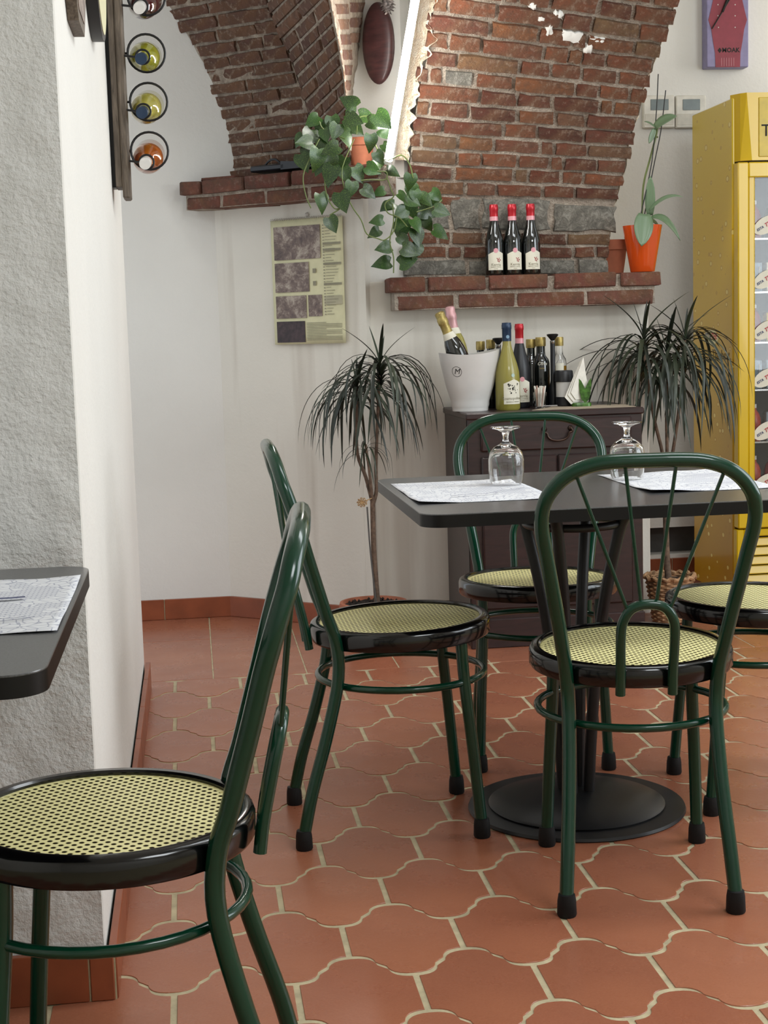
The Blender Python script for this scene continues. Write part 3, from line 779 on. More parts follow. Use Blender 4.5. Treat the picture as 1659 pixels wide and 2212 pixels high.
pm2 = placemat('placemat', .95, 3.045, 1.235, 3.465, 'white printed placemat under the right upturned glass', 4.1)
pm3 = placemat('placemat', -.465, 1.864, -.178, 2.284, 'white printed placemat on the left foreground table', 7.7)
ink_marks(pm3, 3, [(-.08, .02, .16, .1, .006), (-.1, .06, .1, .05, .0012), (-.06, -.15, .16, .2, .0012), (.02, -.17, .1, .5, .0012)])
ink_marks(pm1, 5, [(-.06, -.12, .11, .2, .0022), (.04, -.08, .1, .6, .001), (-.08, .1, .08, .1, .001), (.02, .02, .1, -.1, .001)])
ink_marks(pm2, 6, [(-.04, -.12, .12, .1, .0012), (.02, .06, .1, .3, .001)])
def goblet(x, y, lab):
    out = [(.0345, 0), (.0375, .006), (.0405, .03), (.0405, .055), (.037, .072), (.027, .083), (.014, .090), (.0072, .096), (.0062, .106), (.0085, .116), (.018, .122), (.0345, .1265), (.0350, .128), (.033, .1292), (.0, .130)]
    inn = [(0, .084), (.012, .0835), (.025, .0785), (.0345, .069), (.0384, .055), (.0384, .03), (.0357, .006), (.0332, 0)]
    prof_ = inn+out
    root = MB().lathe(prof_, 40).build('goblet', M['glass'], ang=60, loc=(x, y, .7345)); tag(root, label=lab, cat='glass', group='stemmed glasses set upside down'); return root
goblet(.700, 3.325, 'upturned stemmed water glass on the left placemat')
goblet(.985, 3.335, 'upturned stemmed water glass on the right placemat, behind the nearest chair')
# ------------------------------------------------------------------ cabinet
CU0, CU1, CV0, CV1, CZ = .904, 1.518, 4.93, 5.39, .803
cab = empty('drawer_cabinet', ((CU0+CU1)/2, (CV0+CV1)/2, 0)); tag(cab, label='dark mahogany cabinet with a drawer and two doors under the brick ledge', cat='cabinet')
cc = Vector(cab.location)
def cb(name, a, b, mat, ch=.003, par=None, ang=40):
    m = MB().box(Vector(a)-cc, Vector(b)-cc, ch); return m.build(name, mat, par or cab, ang=ang)
cb('side_panel', (CU0+.006, CV0+.012, 0), (CU0+.03, CV1, CZ-.02), M['cab'])
cb('side_panel', (CU1-.03, CV0+.012, 0), (CU1-.006, CV1, CZ-.02), M['cab'])
cb('face_frame', (CU0+.006, CV0+.008, 0), (CU1-.006, CV0+.03, CZ-.02), M['cab'])
cb('back_panel', (CU0+.03, CV1-.01, .02), (CU1-.03, CV1, CZ-.02), M['cab'])
cb('cabinet_top', (CU0, CV0, CZ-.022), (CU1, CV1, CZ), M['cab_h'], .004)
cb('plinth', (CU0+.002, CV0+.002, 0), (CU1-.002, CV0+.02, .10), M['cab_h'])
d1 = cb('drawer', (CU0+.05, CV0-.004, .672), (CU1-.045, CV0+.02, .775), M['cab_h'], .005)
def bail(par, cx, cz, w):
    root = None
    for s in (-1, 1):
        m = MB().lathe([(0, 0), (.010, .0), (.009, .004), (.004, .010), (0, .011)], 14, M=Matrix.Rotation(pi/2, 4, 'X')); m.xf(Matrix.Translation(Vector((cx+s*w, CV0-.004, cz))-cc)); m.build('handle', M['bronze'], par)
    P_ = [(-w, .0), (-w-.004, -.01), (-w+.006, -.014), (-w+.010, -.026), (-w+.022, -.036), (0, -.040), (w-.022, -.036), (w-.010, -.026), (w-.006, -.014), (w+.004, -.01), (w, .0)]
    MB().tube([Vector((cx+x, CV0-.013, cz+z_))-cc for x, z_ in P_], .0038, 8, smooth=3).build('handle', M['bronze'], par)
bail(d1, 1.215, .742, .045)
cb('door', (CU0+.05, CV0-.004, .135), (1.213, CV0+.02, .655), M['cab'], .005)
cb('door', (1.217, CV0-.004, .135), (CU1-.045, CV0+.02, .655), M['cab'], .005)
# ------------------------------------------------------------------ bottles
def bottle_prof(R, H, neck_r, sh0, sh1, neck_top):
    return [(0, 0), (R*.9, 0), (R, .006), (R, sh0), (R*.96, sh0+(sh1-sh0)*.22), (R*.80, sh0+(sh1-sh0)*.48), (R*.58, sh0+(sh1-sh0)*.74), (neck_r*1.15, sh1), (neck_r, sh1+.01), (neck_r, neck_top), (0, neck_top)]
def capsule(neck_r, z0, z1): return [(neck_r+.0012, z0), (neck_r+.0014, z1-.022), (neck_r+.0026, z1-.020), (neck_r+.0026, z1-.008), (neck_r+.0016, z1-.006), (neck_r+.0012, z1), (0, z1+.001)]
def label_patch(R, a0, w, z0, z1, mat, parent, name='label', arch=0.0):
    def fn(s, t):
        x = (s-.5)*w; top = z1+(arch*(1-abs(s-.55)*2.0) if arch else 0); return (x, z0+(top-z0)*t, 0)
    m = MB().grid(fn, 18, 6); wrap(m, R+.0006, a0, 0); return m.build(name, mat, parent)
FA = -pi/2+.0   # facing azimuth (towards the viewer)
def seal(R, a0, z, r, mat, parent, name='seal'):
    m = MB(); n = 18; m.add([(0, 0, 0)]+[(r*cos(2*pi*k/n), r*sin(2*pi*k/n), 0) for k in range(n)], [(0, 1+k, 1+(k+1) % n) for k in range(n)])
    wrap(m, R+.0012, a0, z); return m.build(name, mat, parent)
def txt(body, size, R, a0, z, mat, parent, name='lettering', x=0, **k):
    m = text_mb(body, size, .0001, **k); m.v = [(p[0]+x, p[1], p[2]) for p in m.v]; wrap(m, R+.0012, a0, z); return m.build(name, mat, parent, smooth=False)
def grapes(R, a0, z, x, mat, parent, r=.0022, name='grape_print', n=9):
    m = MB(); rd = random.Random(3)
    for k in range(n):
        cx_ = x+rd.uniform(-.006, .006); cy_ = rd.uniform(-.008, .007); q = 8
        m.add([(cx_, cy_, 0)]+[(cx_+r*cos(2*pi*i/q), cy_+r*sin(2*pi*i/q), 0) for i in range(q)], [(0, 1+i, 1+(i+1) % q) for i in range(q)])
    wrap(m, R+.0013, a0, z); return m.build(name, mat, parent)
def red_bottle(loc, R, H, mat, labtext):
    root = empty('wine_bottle', loc)
    nt = H-.004; MB().lathe(bottle_prof(R, H, .0135, H*.42, H*.76, nt), 32).build('bottle_glass', mat, root)
    c = MB().lathe(capsule(.0135, H*.82, H), 24).build('capsule', M['red'], root)
    MB().lathe([(.0150, H*.76), (.0152, H*.83)], 24).build('neck_band', M['pinkl'], root)
    lb = label_patch(R, FA, R*1.75, H*.07, H*.30, M['label'], root, arch=H*.05)
    seal(R, FA, H*.345, .0085, M['pinkl'], root)
    txt(labtext, R*.42, R, FA, H*.145, M['labeltxt'], lb); txt('BIANCO VIVACE', R*.15, R, FA, H*.112, M['labeltxt'], lb); txt('ROSSO', R*.12, R, FA, H*.088, M['labeltxt'], lb)
    grapes(R, FA, H*.215, R*.3, M['redtxt'], lb, R*.06)
    return root
rb = red_bottle((0, 0, 0), .0335, .248, M['dglass'], 'Kerria')
for i, (px, lab) in enumerate(((1069, 'leftmost of three red-capped dark wine bottles on the long brick ledge'), (1108, 'middle one of three red-capped dark wine bottles on the long brick ledge'), (1147.5, 'rightmost of three red-capped dark wine bottles on the long brick ledge'))):
    o = rb if i == 0 else copy_tree(rb); p = PV(px, 592, 5.34); o.location = (p.x-.004, 5.318, 1.2695); o.rotation_euler = (0, 0, (-.06, .05, .02)[i]); tag(o, label=lab, cat='bottle', group='red-capped wine bottles on the long ledge')
CT = CZ
o = red_bottle((1.143, 5.165, CT), .036, .292, M['matt'], 'Kerria'); tag(o, label='matt black wine bottle with red capsule beside the yellow bottle', cat='bottle')
yw = empty('wine_bottle', (1.078, 5.07, CT)); tag(yw, label='frosted yellow-green wine bottle with navy capsule on the cabinet', cat='bottle')
R_, H_ = .042, .297
MB().lathe(bottle_prof(R_, H_, .0145, H_*.36, H_*.72, H_-.006), 36).build('bottle_glass', M['ywine'], yw)
MB().lathe(capsule(.0145, H_*.79, H_), 24).build('capsule', M['navy'], yw); seal(.0158, FA, H_*.84, .006, plain('pale_blue_print', '7fa0b8', .5), yw)
lb = label_patch(R_, FA+.25, R_*1.6, H_*.07, H_*.31, M['label'], yw, arch=H_*.045); seal(R_*.995, FA+.25, H_*.40, .0062, plain('pale_aqua_print', 'a9c0b8', .5), yw)
txt('Cosmopolitana', R_*.32, R_, FA+.25, H_*.135, M['labeltxt'], lb); txt('BIANCO VIVACE', R_*.16, R_, FA+.25, H_*.095, M['labeltxt'], lb)
rd = random.Random(11)
for k in range(20): seal(R_+.0004, FA+.25+rd.uniform(-.42, .42), H_*(.245+rd.uniform(-.055, .055)), rd.uniform(.0012, .0032), M['blacktxt'], lb, 'printed_dot')
# champagne bucket
bk = empty('ice_bucket', (.952, 5.10, CT)); tag(bk, label='white oval ice bucket with two foil-capped bottles on the cabinet', cat='bucket')
def bkp(s, t, inner=False):
    a = 2*pi*s; r = interp([(0, .062), (.06, .066), (.12, .066), (.4, .083), (.8, .1), (1, .106)], t); z_ = .008+t*(.192+.006*cos(2*a)*t+.004*cos(a)*t)
    rr = r-(.004 if inner else 0); return (rr*cos(a), rr*.82*sin(a), z_ if not inner else max(z_, .014))
m = MB().grid(lambda s, t: bkp(s, t), 48, 16); m.grid(lambda s, t: bkp(1-s, t, True), 48, 16)
top = MB().grid(lambda s, t: tuple(Vector(bkp(s, 1))*(1-t)+Vector(bkp(s, 1, True))*t), 48, 1); m.add(top.v, top.f)
m.add([(.06*cos(2*pi*k/30), .05*sin(2*pi*k/30), .009) for k in range(30)], [tuple(range(30))]); m.build('bucket_body', M['bucket'], bk)
MB().lathe([(0, 0), (.062, 0), (.063, .010), (0, .010)], 40).xf(Matrix.Scale(.82, 4, (0, 1, 0))).build('foot_ring', M['bucket'], bk)
m = text_mb('M', .026, .0002, shear=.3); rgm = MB().tube([(.017*cos(2*pi*k/24), .017*sin(2*pi*k/24), 0) for k in range(24)], .0007, 5, closed=True)
m.add(rgm.v, rgm.f); m.v = [(p[0], p[1], p[2]*.3) for p in m.v]
a0 = -pi*.70; bkr = lambda z_: interp([(0, .062), (.06, .066), (.12, .066), (.4, .083), (.8, .1), (1, .106)], (z_-.008)/.192)+.0012; m.v = [((bkr(.137+p[1])+p[2])*cos(a0+p[0]/.09), (bkr(.137+p[1])+p[2])*.82*sin(a0+p[0]/.09), .137+p[1]) for p in m.v]; m.build('monogram', M['blacktxt'], bk, smooth=False)
def sparkling(base, tip, foil, glass, lab):
    base, tip = Vector(base), Vector(tip); d = (tip-base); L = .30
    root = empty('sparkling_bottle', base); root.rotation_euler = d.to_track_quat('Z', 'Y').to_euler(); tag(root, label=lab, cat='bottle')
    MB().lathe([(0, 0), (.033, 0), (.035, .006), (.035, .15), (.034, .17), (.029, .195), (.0215, .215), (.016, .235), (.015, .30), (0, .30)], 32).build('bottle_glass', glass, root)
    MB().lathe([(.0225, .212), (.0172, .236), (.0165, .262), (.0185, .266), (.0185, .281), (.0165, .285), (.0172, .303), (.012, .308), (0, .309)], 24).build('foil', foil, root)
    MB().lathe([(.0232, .207), (.0234, .214), (.0185, .232), (.0180, .231)], 24).build('neck_band', M['label'], root); return root
sparkling((.966, 5.082, CT+.055), PV(952, 684, 5.085), M['gold'], M['dglass'], 'gold-foiled dark bottle leaning out of the white ice bucket')
sparkling((.938, 5.122, CT+.055), PV(974, 679, 5.15), M['rosef'], M['ywine'], 'pink-foiled bottle at the back of the white ice bucket')
# cruet set and small bottles
def oil(x, y, H, R, lab, glass, sq=True):
    root = empty('oil_bottle', (x, y, CT)); tag(root, label=lab, cat='bottle')
    MB().lathe([(0, 0), (R*.95, 0), (R, .004), (R, H*.62), (R*.9, H*.68), (R*.55, H*.74), (R*.5, H*.80), (R*.5, H*.88), (0, H*.88)], 20).build('bottle_glass', glass, root)
    MB().lathe([(R*.58, H*.87), (R*.60, H*.885), (R*.60, H*.985), (R*.56, H), (0, H)], 20).build('cap', M['gold'], root); return root
dg2 = glassy('amber_oil_glass', lin('c9a23a'), .02); 
oil(1.025, 5.27, .235, .027, 'left gold-capped dark bottle behind the ice bucket', M['dglass']); oil(1.055, 5.235, .24, .027, 'gold-capped dark bottle between the bucket and yellow bottle', M['dglass'])
oil(1.205, 5.26, .237, .029, 'gold-capped green oil bottle behind the black wine bottle', M['dglass'])
ob = oil(1.235, 5.235, .243, .031, 'gold-capped black oil bottle with white lettering in the cruet stand', M['dglass'])
txt('Oliva', .017, .031, FA-.1, .150, M['label'], ob, shear=.35); txt('Extra', .008, .031, FA-.1, .134, M['gold'], ob)
ob2 = oil(1.302, 5.235, .242, .026, 'gold-capped clear vinegar bottle at the right of the cruet stand', M['glass'])
MB().lathe([(0, .004), (.0235, .004), (.0235, .14), (0, .14)], 20).build('liquid', glassy('golden_vinegar', lin('d2a040'), .0, 1.33), ob2)
lbl = label_patch(.026, FA-.2, .03, .10, .15, M['label'], ob2); 
for (x, y, n_, lab) in ((1.075, 5.20, .246, 'slim black pepper mill with a wide knob behind the yellow bottle'), (1.270, 5.20, .254, 'slim black pepper mill with a wide knob in the cruet stand')):
    root = empty('pepper_mill', (x, y, CT)); tag(root, label=lab, cat='mill', group='slim black pepper mills on the cabinet')
    MB().lathe([(0, 0), (.016, 0), (.016, .06), (.009, .09), (.0085, n_-.03), (0, n_-.03)], 18).build('mill_body', M['matt'], root)
    MB().lathe([(.0088, n_-.034), (.0095, n_-.033), (.0095, n_-.024), (0, n_-.024)], 18).build('collar', M['steel'], root)
    MB().lathe([(.006, n_-.024), (.010, n_-.018), (.020, n_-.006), (.0205, n_-.002), (.014, n_), (0, n_)], 20).build('knob', M['tblack'], root)
sh = empty('salt_shaker', (1.298, 5.155, CT+.004)); tag(sh, label='glass salt jar with black lid in front of the vinegar bottle', cat='shaker')
MB().lathe([(0, 0), (.031, 0), (.031, .03), (0, .03)], 24).build('shaker_base', M['matt'], sh)
MB().lathe([(.029, .030), (.029, .082), (0, .082)], 24).build('salt', M['bucket'], sh)
MB().lathe([(.030, .082), (.033, .084), (.031, .118), (.028, .122), (0, .122)], 24).build('lid', M['matt'], sh)
st = empty('cruet_stand', (1.27, 5.20, CT)); tag(st, label='low chrome cruet stand tray on the cabinet', cat='tray')
MB().tube([(x, y, .0035) for x, y in rrect(-.062, -.055, .075, .07, .02, 4)], .003, 6, closed=True).build('rim_wire', M['steel'], st)
th = empty('toothpick_cup', (1.198, 5.10, CT)); tag(th, label='small glass cup packed with paper-wrapped toothpicks', cat='cup')
MB().lathe([(0, 0), (.019, 0), (.0235, .055), (.0225, .055), (.018, .003), (0, .003)], 20).build('cup_glass', M['glass'], th)
rd = random.Random(5)
for k in range(11):
    a = 2*pi*k/11; r0, r1 = .009, .019; MB().tube([(r0*cos(a), r0*sin(a), .006), (r1*cos(a+.2), r1*sin(a+.2), .072+rd.uniform(-.006, .006))], .0028, 6).build('toothpick', M['napkin'] if k % 3 else plain('pinkish_paper', 'c9a99b', .8), th)
nh = empty('napkin_holder', (1.345, 5.10, CT)); tag(nh, label='green leaf-shaped napkin holder with a folded white napkin', cat='napkin holder')
MB().prism(rrect(-.034, -.018, .034, .018, .015), 0, .014, .003).build('holder_base', M['acry'], nh)
for s in (-1, 1):
    P_ = [(0, 0), (.012*s, .012), (.019*s, .035), (.0215*s, .062), (.022*s, .086), (.014*s, .078), (.006*s, .062), (0, .050)]
    if s < 0: P_ = P_[::-1]
    MB().prism(P_, -.002, .002).xf(frontM((0.010, -.014, .012))).build('leaf_blade', M['acry'], nh)
npk = MB(); rd = random.Random(9)
outl = [(-.055, .025), (-.03, .0), (.03, .002), (.045, .03), (.02, .07), (.0, .148), (-.012, .12), (-.035, .07)]
for q in range(3):
    pts_ = [Vector((x*(1-.1*q)+.004*q, y+.008*q, .004*q)) for x, y in outl]
    npk.add([p for p in pts_]+[p+Vector((0, 0, .0015)) for p in pts_], [tuple(range(8)), tuple(range(15, 7, -1))]+[(i, (i+1) % 8, 8+(i+1) % 8, 8+i) for i in range(8)])
npk.xf(frontM((-.01, .004, .010), .25) @ Matrix.Rotation(.1, 4, 'X')).build('napkin', M['napkin'], nh, smooth=False)
tray = MB().prism([(0, 0), (.36, -.01), (.37, .17), (.12, .19)], 0, .0012).build('paper_mat', plain('kraft_paper', 'a89a86', .8), loc=(1.14, 4.975, CT)); tag(tray, label='beige paper sheet lying on the right of the cabinet top', cat='paper')
# ------------------------------------------------------------------ calendar
cal_c = PN(665, 608, DN, A_, .012)
cal = empty('wall_calendar'); tag(cal, label='ivory wall calendar with sepia photographs hanging on the diagonal wall', cat='calendar')
xax = DA; zax = Vector((0, 0, 1)); cal.matrix_world = Matrix(((DA.x, 0, DN.x, cal_c.x), (DA.y, 0, DN.y, cal_c.y), (0, 1, 0, cal_c.z), (0, 0, 0, 1)))
c0, c1 = PN(588, 608, DN, A_, .012), PN(742, 606, DN, A_, .012); WC = (c1-c0).length; HCAL = (PN(665, 474, DN, A_, .012)-PN(665, 745, DN, A_, .012)).length
def page(s, t): return ((s-.5)*WC, (t-.5)*HCAL, .002*sin(pi*s)+.003*(1-t)*s)
m = MB().grid(page, 12, 12); pg = m.build('page', M['cal'], cal); pg.modifiers.new('t', 'SOLIDIFY').thickness = .003
def cr_(x0, y0, x1, y1, mat, name, z=.006):
    """picture area in page fractions (y down)"""
    m = MB().box(((x0-.5)*WC, (.5-y1)*HCAL, z-.001), ((x1-.5)*WC, (.5-y0)*HCAL, z)); c = Vector((((x0+x1)/2-.5)*WC, (.5-(y0+y1)/2)*HCAL, 0)); m.v = [tuple(Vector(p)-c) for p in m.v]
    return m.build(name, mat, cal, smooth=False, loc=c)
cr_(.05, .055, .70, .32, M['photo'][0], 'photo_print'); cr_(.05, .345, .53, .58, M['photo'][1], 'photo_print'); cr_(.05, .61, .48, .79, M['photo'][2], 'photo_print')
cr_(.51, .61, .70, .78, M['photo'][3], 'photo_print'); cr_(.05, .815, .45, .985, M['photod'], 'photo_print')
m = MB(); rd = random.Random(2)
for k in range(31):
    y = .06+k*.0235; m.box(((.735-.5)*WC, (.5-y-.008)*HCAL, .006), ((.755-.5)*WC, (.5-y)*HCAL, .0065)); m.box(((.77-.5)*WC, (.5-y-.004)*HCAL, .006), ((.77+rd.uniform(.06, .17)-.5)*WC, (.5-y)*HCAL, .0065))
for k in range(12):
    y = .83+k*.0125; m.box(((.475-.5)*WC, (.5-y-.004)*HCAL, .006), (((.97 if k % 4 else .75)-.5)*WC, (.5-y)*HCAL, .0065))
for y in (.40, .50): m.box(((.585-.5)*WC, (.5-y-.035)*HCAL, .006), ((.63-.5)*WC, (.5-y)*HCAL, .0065))
m.build('printed_lines', M['greyink'], cal, smooth=False)['kind'] = 'stuff'
for y in (.20, .25, .36, .52): cr_(.735, y, .98, y+.017, M['greyink'], 'shaded_row', .0062)
cr_(.735, .62, .98, .69, plain('pale_grey_ink', 'b0aa90', .7), 'shaded_row', .0058)
m = MB()
for k in range(40): x = -WC/2+WC*(k+.5)/40; m.tube([(x, HCAL/2-.003, .005), (x+.001, HCAL/2+.004, .007), (x+.001, HCAL/2+.007, .002), (x, HCAL/2-.001, -.001)], .0006, 4)
m.build('spiral_binding', M['steel'], cal)
MB().lathe([(0, 0), (.008, 0), (.007, .004), (.003, .010), (0, .011)], 12, (0, HCAL/2+.014, -.009)).build('hook', M['bwhite'], cal)
# ------------------------------------------------------------------ LED tube
tb = PV(838, 352, 5.16); tt = PV(912, -90, 4.75)
lt = empty('led_tube_light', tb); tag(lt, label='bright slanting LED tube rising from the pothos to the top edge', cat='lamp')
lt.rotation_euler = (tt-tb).to_track_quat('Z', 'Y').to_euler(); Lt = (tt-tb).length
MB().lathe([(0, .012), (.0135, .012), (.0135, Lt-.012), (0, Lt-.012)], 20).build('tube', M['tube'], lt)
MB().lathe([(0, 0), (.0145, 0), (.0145, .012), (0, .012)], 20).build('end_cap', M['bwhite'], lt); MB().lathe([(0, Lt-.012), (.0145, Lt-.012), (.0145, Lt), (0, Lt)], 20).build('end_cap', M['bwhite'], lt)
MB().box((-.005, .0137, -.0), (.005, .030, Lt), .002).build('batten', M['pearl'], lt)
# wooden disc on the panel
dc = PN(815, 93, DN, A_, -.02); wdsc = empty('wooden_disc', dc); tag(wdsc, label='dark oval wooden board hanging on the white panel behind the LED tube', cat='wall decoration')
prof_ = [(0, .018), (.6, .016), (.9, .008), (.985, 0), (1, -.008), (.95, -.02), (0, -.022)]
Rd = Matrix.Rotation(.95, 4, 'Z')
m = MB().lathe(prof_, 40); m.v = [tuple((RD.to_3x3() @ Vector((p[0]*.062, p[2]*1.0, 0)))+Vector((0, 0, p[1]*.140))) for p in m.v]; m.build('board', M['disc'], wdsc)
# dried pine cone beside it
pc = empty('pine_cone', PN(838, 8, DN, A_, .0)); tag(pc, label='silvery pine cone hanging above the oval wooden board', cat='wall decoration')
m = MB(); rd = random.Random(4)
m.lathe([(0, -.03), (.012, -.02), (.02, 0), (.015, .02), (0, .04)], 12)
for k in range(46):
    t = k/46; z_ = -.03+.07*t; a = k*2.4; r = .024*sin(pi*min(1, t+.1))+.004; d = Vector((cos(a), sin(a), 0)); s_ = Vector((-sin(a), cos(a), 0)); c = Vector((0, 0, z_))
    m.add([c+d*(r*.4)-s_*.006, c+d*(r*.4)+s_*.006, c+d*r+s_*.004+Vector((0, 0, -.006)), c+d*r-s_*.004+Vector((0, 0, -.006)), c+d*(r*.5)+Vector((0, 0, .005))], [(0, 1, 2, 3), (0, 4, 1), (1, 4, 2), (2, 4, 3), (3, 4, 0)])
m.build('scales', plain('silvered_scales', '8a8280', .5, var=.5, scale=60), pc, smooth=False)
MB().tube([(0, 0, .035), (0, .01, .16)], .0015, 6).build('string', M['bark'], pc)
# black case on the ledge
bc_p = PN(625, 372, DN, A_, .05); s0 = (PN(555, 372, DN, A_, .05)-A_).dot(DA); s1 = (PN(690, 366, DN, A_, .05)-A_).dot(DA)
bc = empty('black_case'); bc.matrix_world = RD @ Matrix.Translation((s0, .05, ZL1+.014)); tag(bc, label='flat black folded bag with a strap lying on the short brick ledge', cat='bag')
Lc = s1-s0
MB().box((0, -.06, 0), (Lc*.56, .045, .022), .005).build('case_body', M['matt'], bc)
P_ = [(Lc*.5, 0), (Lc*1.0, 0), (Lc*.93, .012), (Lc*.75, .024), (Lc*.5, .030)]
m = MB().prism(P_, -.045, .06); m.xf(Matrix(((1,0,0,0),(0,0,-1,0),(0,1,0,0),(0,0,0,1)))); m.build('case_flap', M['matt'], bc, smooth=False)
MB().tube([(Lc*.18, .02, .02), (Lc*.26, .02, .038), (Lc*.36, .02, .041), (Lc*.44, .02, .024)], .004, 8, smooth=4).build('strap', M['matt'], bc)
# ------------------------------------------------------------------ pothos
def leaf_mesh(name, w, L, mat, heart=True, fold=.25, curl=.3, nseg=9):
    prof_h = [(0, .0), (.0, .30), (.06, .43), (.16, .5), (.3, .5), (.45, .44), (.6, .34), (.75, .22), (.88, .1), (1, 0)]
    prof_o = [(0, 0), (.05, .18), (.15, .36), (.3, .47), (.45, .5), (.6, .48), (.75, .4), (.88, .26), (.96, .12), (1, 0)]
    m = MB(); pr_ = prof_h if heart else prof_o; vs = []
    for i, (t, hw) in enumerate(pr_):
        zc = -curl*L*t*t*.6
        back = -.12*L if heart and i == 1 else (-.07*L if heart and i == 2 else 0)
        for s in (-1, -.5, 0, .5, 1):
            yy = t*L+back*abs(s); vs.append((s*hw*w, yy, zc+abs(s)*hw*w*fold-(abs(s)**2)*hw*w*.1))
    fs = []
    for i in range(len(pr_)-1):
        for k in range(4): fs.append((i*5+k, i*5+k+1, (i+1)*5+k+1, (i+1)*5+k))
    m.add(vs, fs); return m.mesh(name, mat, ang=80)
pl = [leaf_mesh('leaf', 1.0, 1.12, M['pothos'], True, .25, c) for c in (.15, .45, .8)]
PVT = 5.18
pot_p = PZ(775, 362, ZL1+.0); pp = A_+DA*((PN(778, 360, DN, A_, .05)-A_).dot(DA))+DN*.045
pothos = empty('trailing_pothos', (pp.x, pp.y, ZL1+.001)); tag(pothos, label='variegated trailing pothos in a terracotta pot beside the LED tube', cat='plant')
PM = Matrix.Translation(-Vector(pothos.location))
MB().lathe([(0, 0), (.036, 0), (.047, .070), (.053, .072), (.053, .098), (.049, .099), (.046, .085), (0, .085)], 32).build('pot', M['terra'], pothos)
MB().lathe([(0, .084), (.047, .084), (.03, .092), (0, .094)], 20).build('soil', M['soil'], pothos)
MB().tube([(-.035, -.02, .08), (-.045, -.01, .16), (-.058, -.0, .235), (-.060, 0, .25)], [.004, .004, .004, .006], 8).build('support_stick', M['bark'], pothos)
# leaf list: (x, y, length_px, direction of the tip in degrees, 0 = down, 90 = right)
LV = [(690,262,34,-60),(718,262,36,20),(745,255,30,60),(672,292,42,-25),(700,288,30,10),(738,295,44,35),(652,345,40,20),(705,318,40,-50),(730,325,40,-60),(688,335,46,0),
      (744,268,40,60),(775,258,40,80),(795,275,40,70),(812,258,46,50),(768,240,38,-110),(800,300,36,10),(820,290,36,60),(830,320,30,60),(745,350,36,-40),(722,372,46,-30),(700,350,44,-20),
      (765,372,38,40),(790,372,34,70),(805,370,30,110),(835,375,30,60),(676,318,38,-80),(690,430,40,5),(735,430,46,15),(712,480,36,25),(760,400,34,-10),(783,415,34,45),(655,300,30,-50),
      (885,385,34,0),(888,412,34,5),(862,430,30,60),(832,418,26,-70),(905,432,36,50),(930,420,30,60),(922,440,30,100),(885,452,36,10),(850,450,30,-80),(905,465,44,60),(872,478,34,-40),(870,495,44,-20),(940,465,36,70),
      (893,485,34,40),(825,485,28,-80),(820,505,28,-60),(935,505,38,60),(895,510,40,10),(845,540,34,-80),(868,545,40,80),(842,575,38,-100),(866,580,40,100),(862,520,30,50),(903,540,34,-20),(915,480,30,30),(842,445,24,-60),
      (700,270,36,-20),(728,282,36,-10),(756,283,34,40),(810,335,30,30),(664,330,36,-10),(715,345,40,15),(742,372,34,20),(880,440,34,60),(898,420,30,20),(878,465,34,-60)]
rd = random.Random(21)
for (x, y, L, a) in LV:
    x += rd.uniform(-3, 3); y += rd.uniform(-3, 3)
    v = 5.17+rd.uniform(-.05, .05) if x > 820 else 5.12+rd.uniform(-.06, .07)
    if y > 400 and x < 800: v = 5.10
    base = PV(x, y-L*.3, v); sc_ = L*v/F*.92; ar = radians(a+rd.uniform(-12, 12))
    tip = Vector((sin(ar), -.25+rd.uniform(-.15, .2), -cos(ar))).normalized()
    face = Vector((rd.uniform(-.5, .5), -1, .35+rd.uniform(-.3, .3))); face = (face-tip*face.dot(tip)).normalized(); sx = tip.cross(face)
    Mx = Matrix(((sx.x, tip.x, face.x, base.x), (sx.y, tip.y, face.y, base.y), (sx.z, tip.z, face.z, base.z), (0, 0, 0, 1))) @ Matrix.Scale(sc_, 4)
    inst('leaf', rd.choice(pl), pothos, PM @ Mx)
def vine(pts_, v=5.12, r=.0022):
    P_ = [PV(x, y, v)-Vector(pothos.location) for x, y in pts_]; MB().tube(P_, r, 6, smooth=4).build('vine', M['stemg'], pothos)
vine([(765,300),(740,360),(742,400),(760,445),(780,475),(792,505),(815,515),(832,518),(850,500),(857,470)], 5.10)
vine([(800,290),(830,345),(866,335),(885,355),(893,385)], 5.12); vine([(835,380),(845,410),(850,425),(832,440),(838,460),(862,470),(880,490)], 5.13)
vine([(848,440),(850,480),(842,520),(850,555),(850,590)], 5.13); vine([(700,370),(705,420),(722,450),(735,450),(712,465)], 5.10); vine([(900,458),(940,445),(955,432)], 5.15)
vine([(745,300),(700,280),(690,262)], 5.12); vine([(770,290),(775,255),(800,250)], 5.12); vine([(780,390),(800,388),(832,388),(835,372),(815,370)], 5.06); vine([(690,300),(670,340),(655,380),(660,420),(672,450)], 5.08)
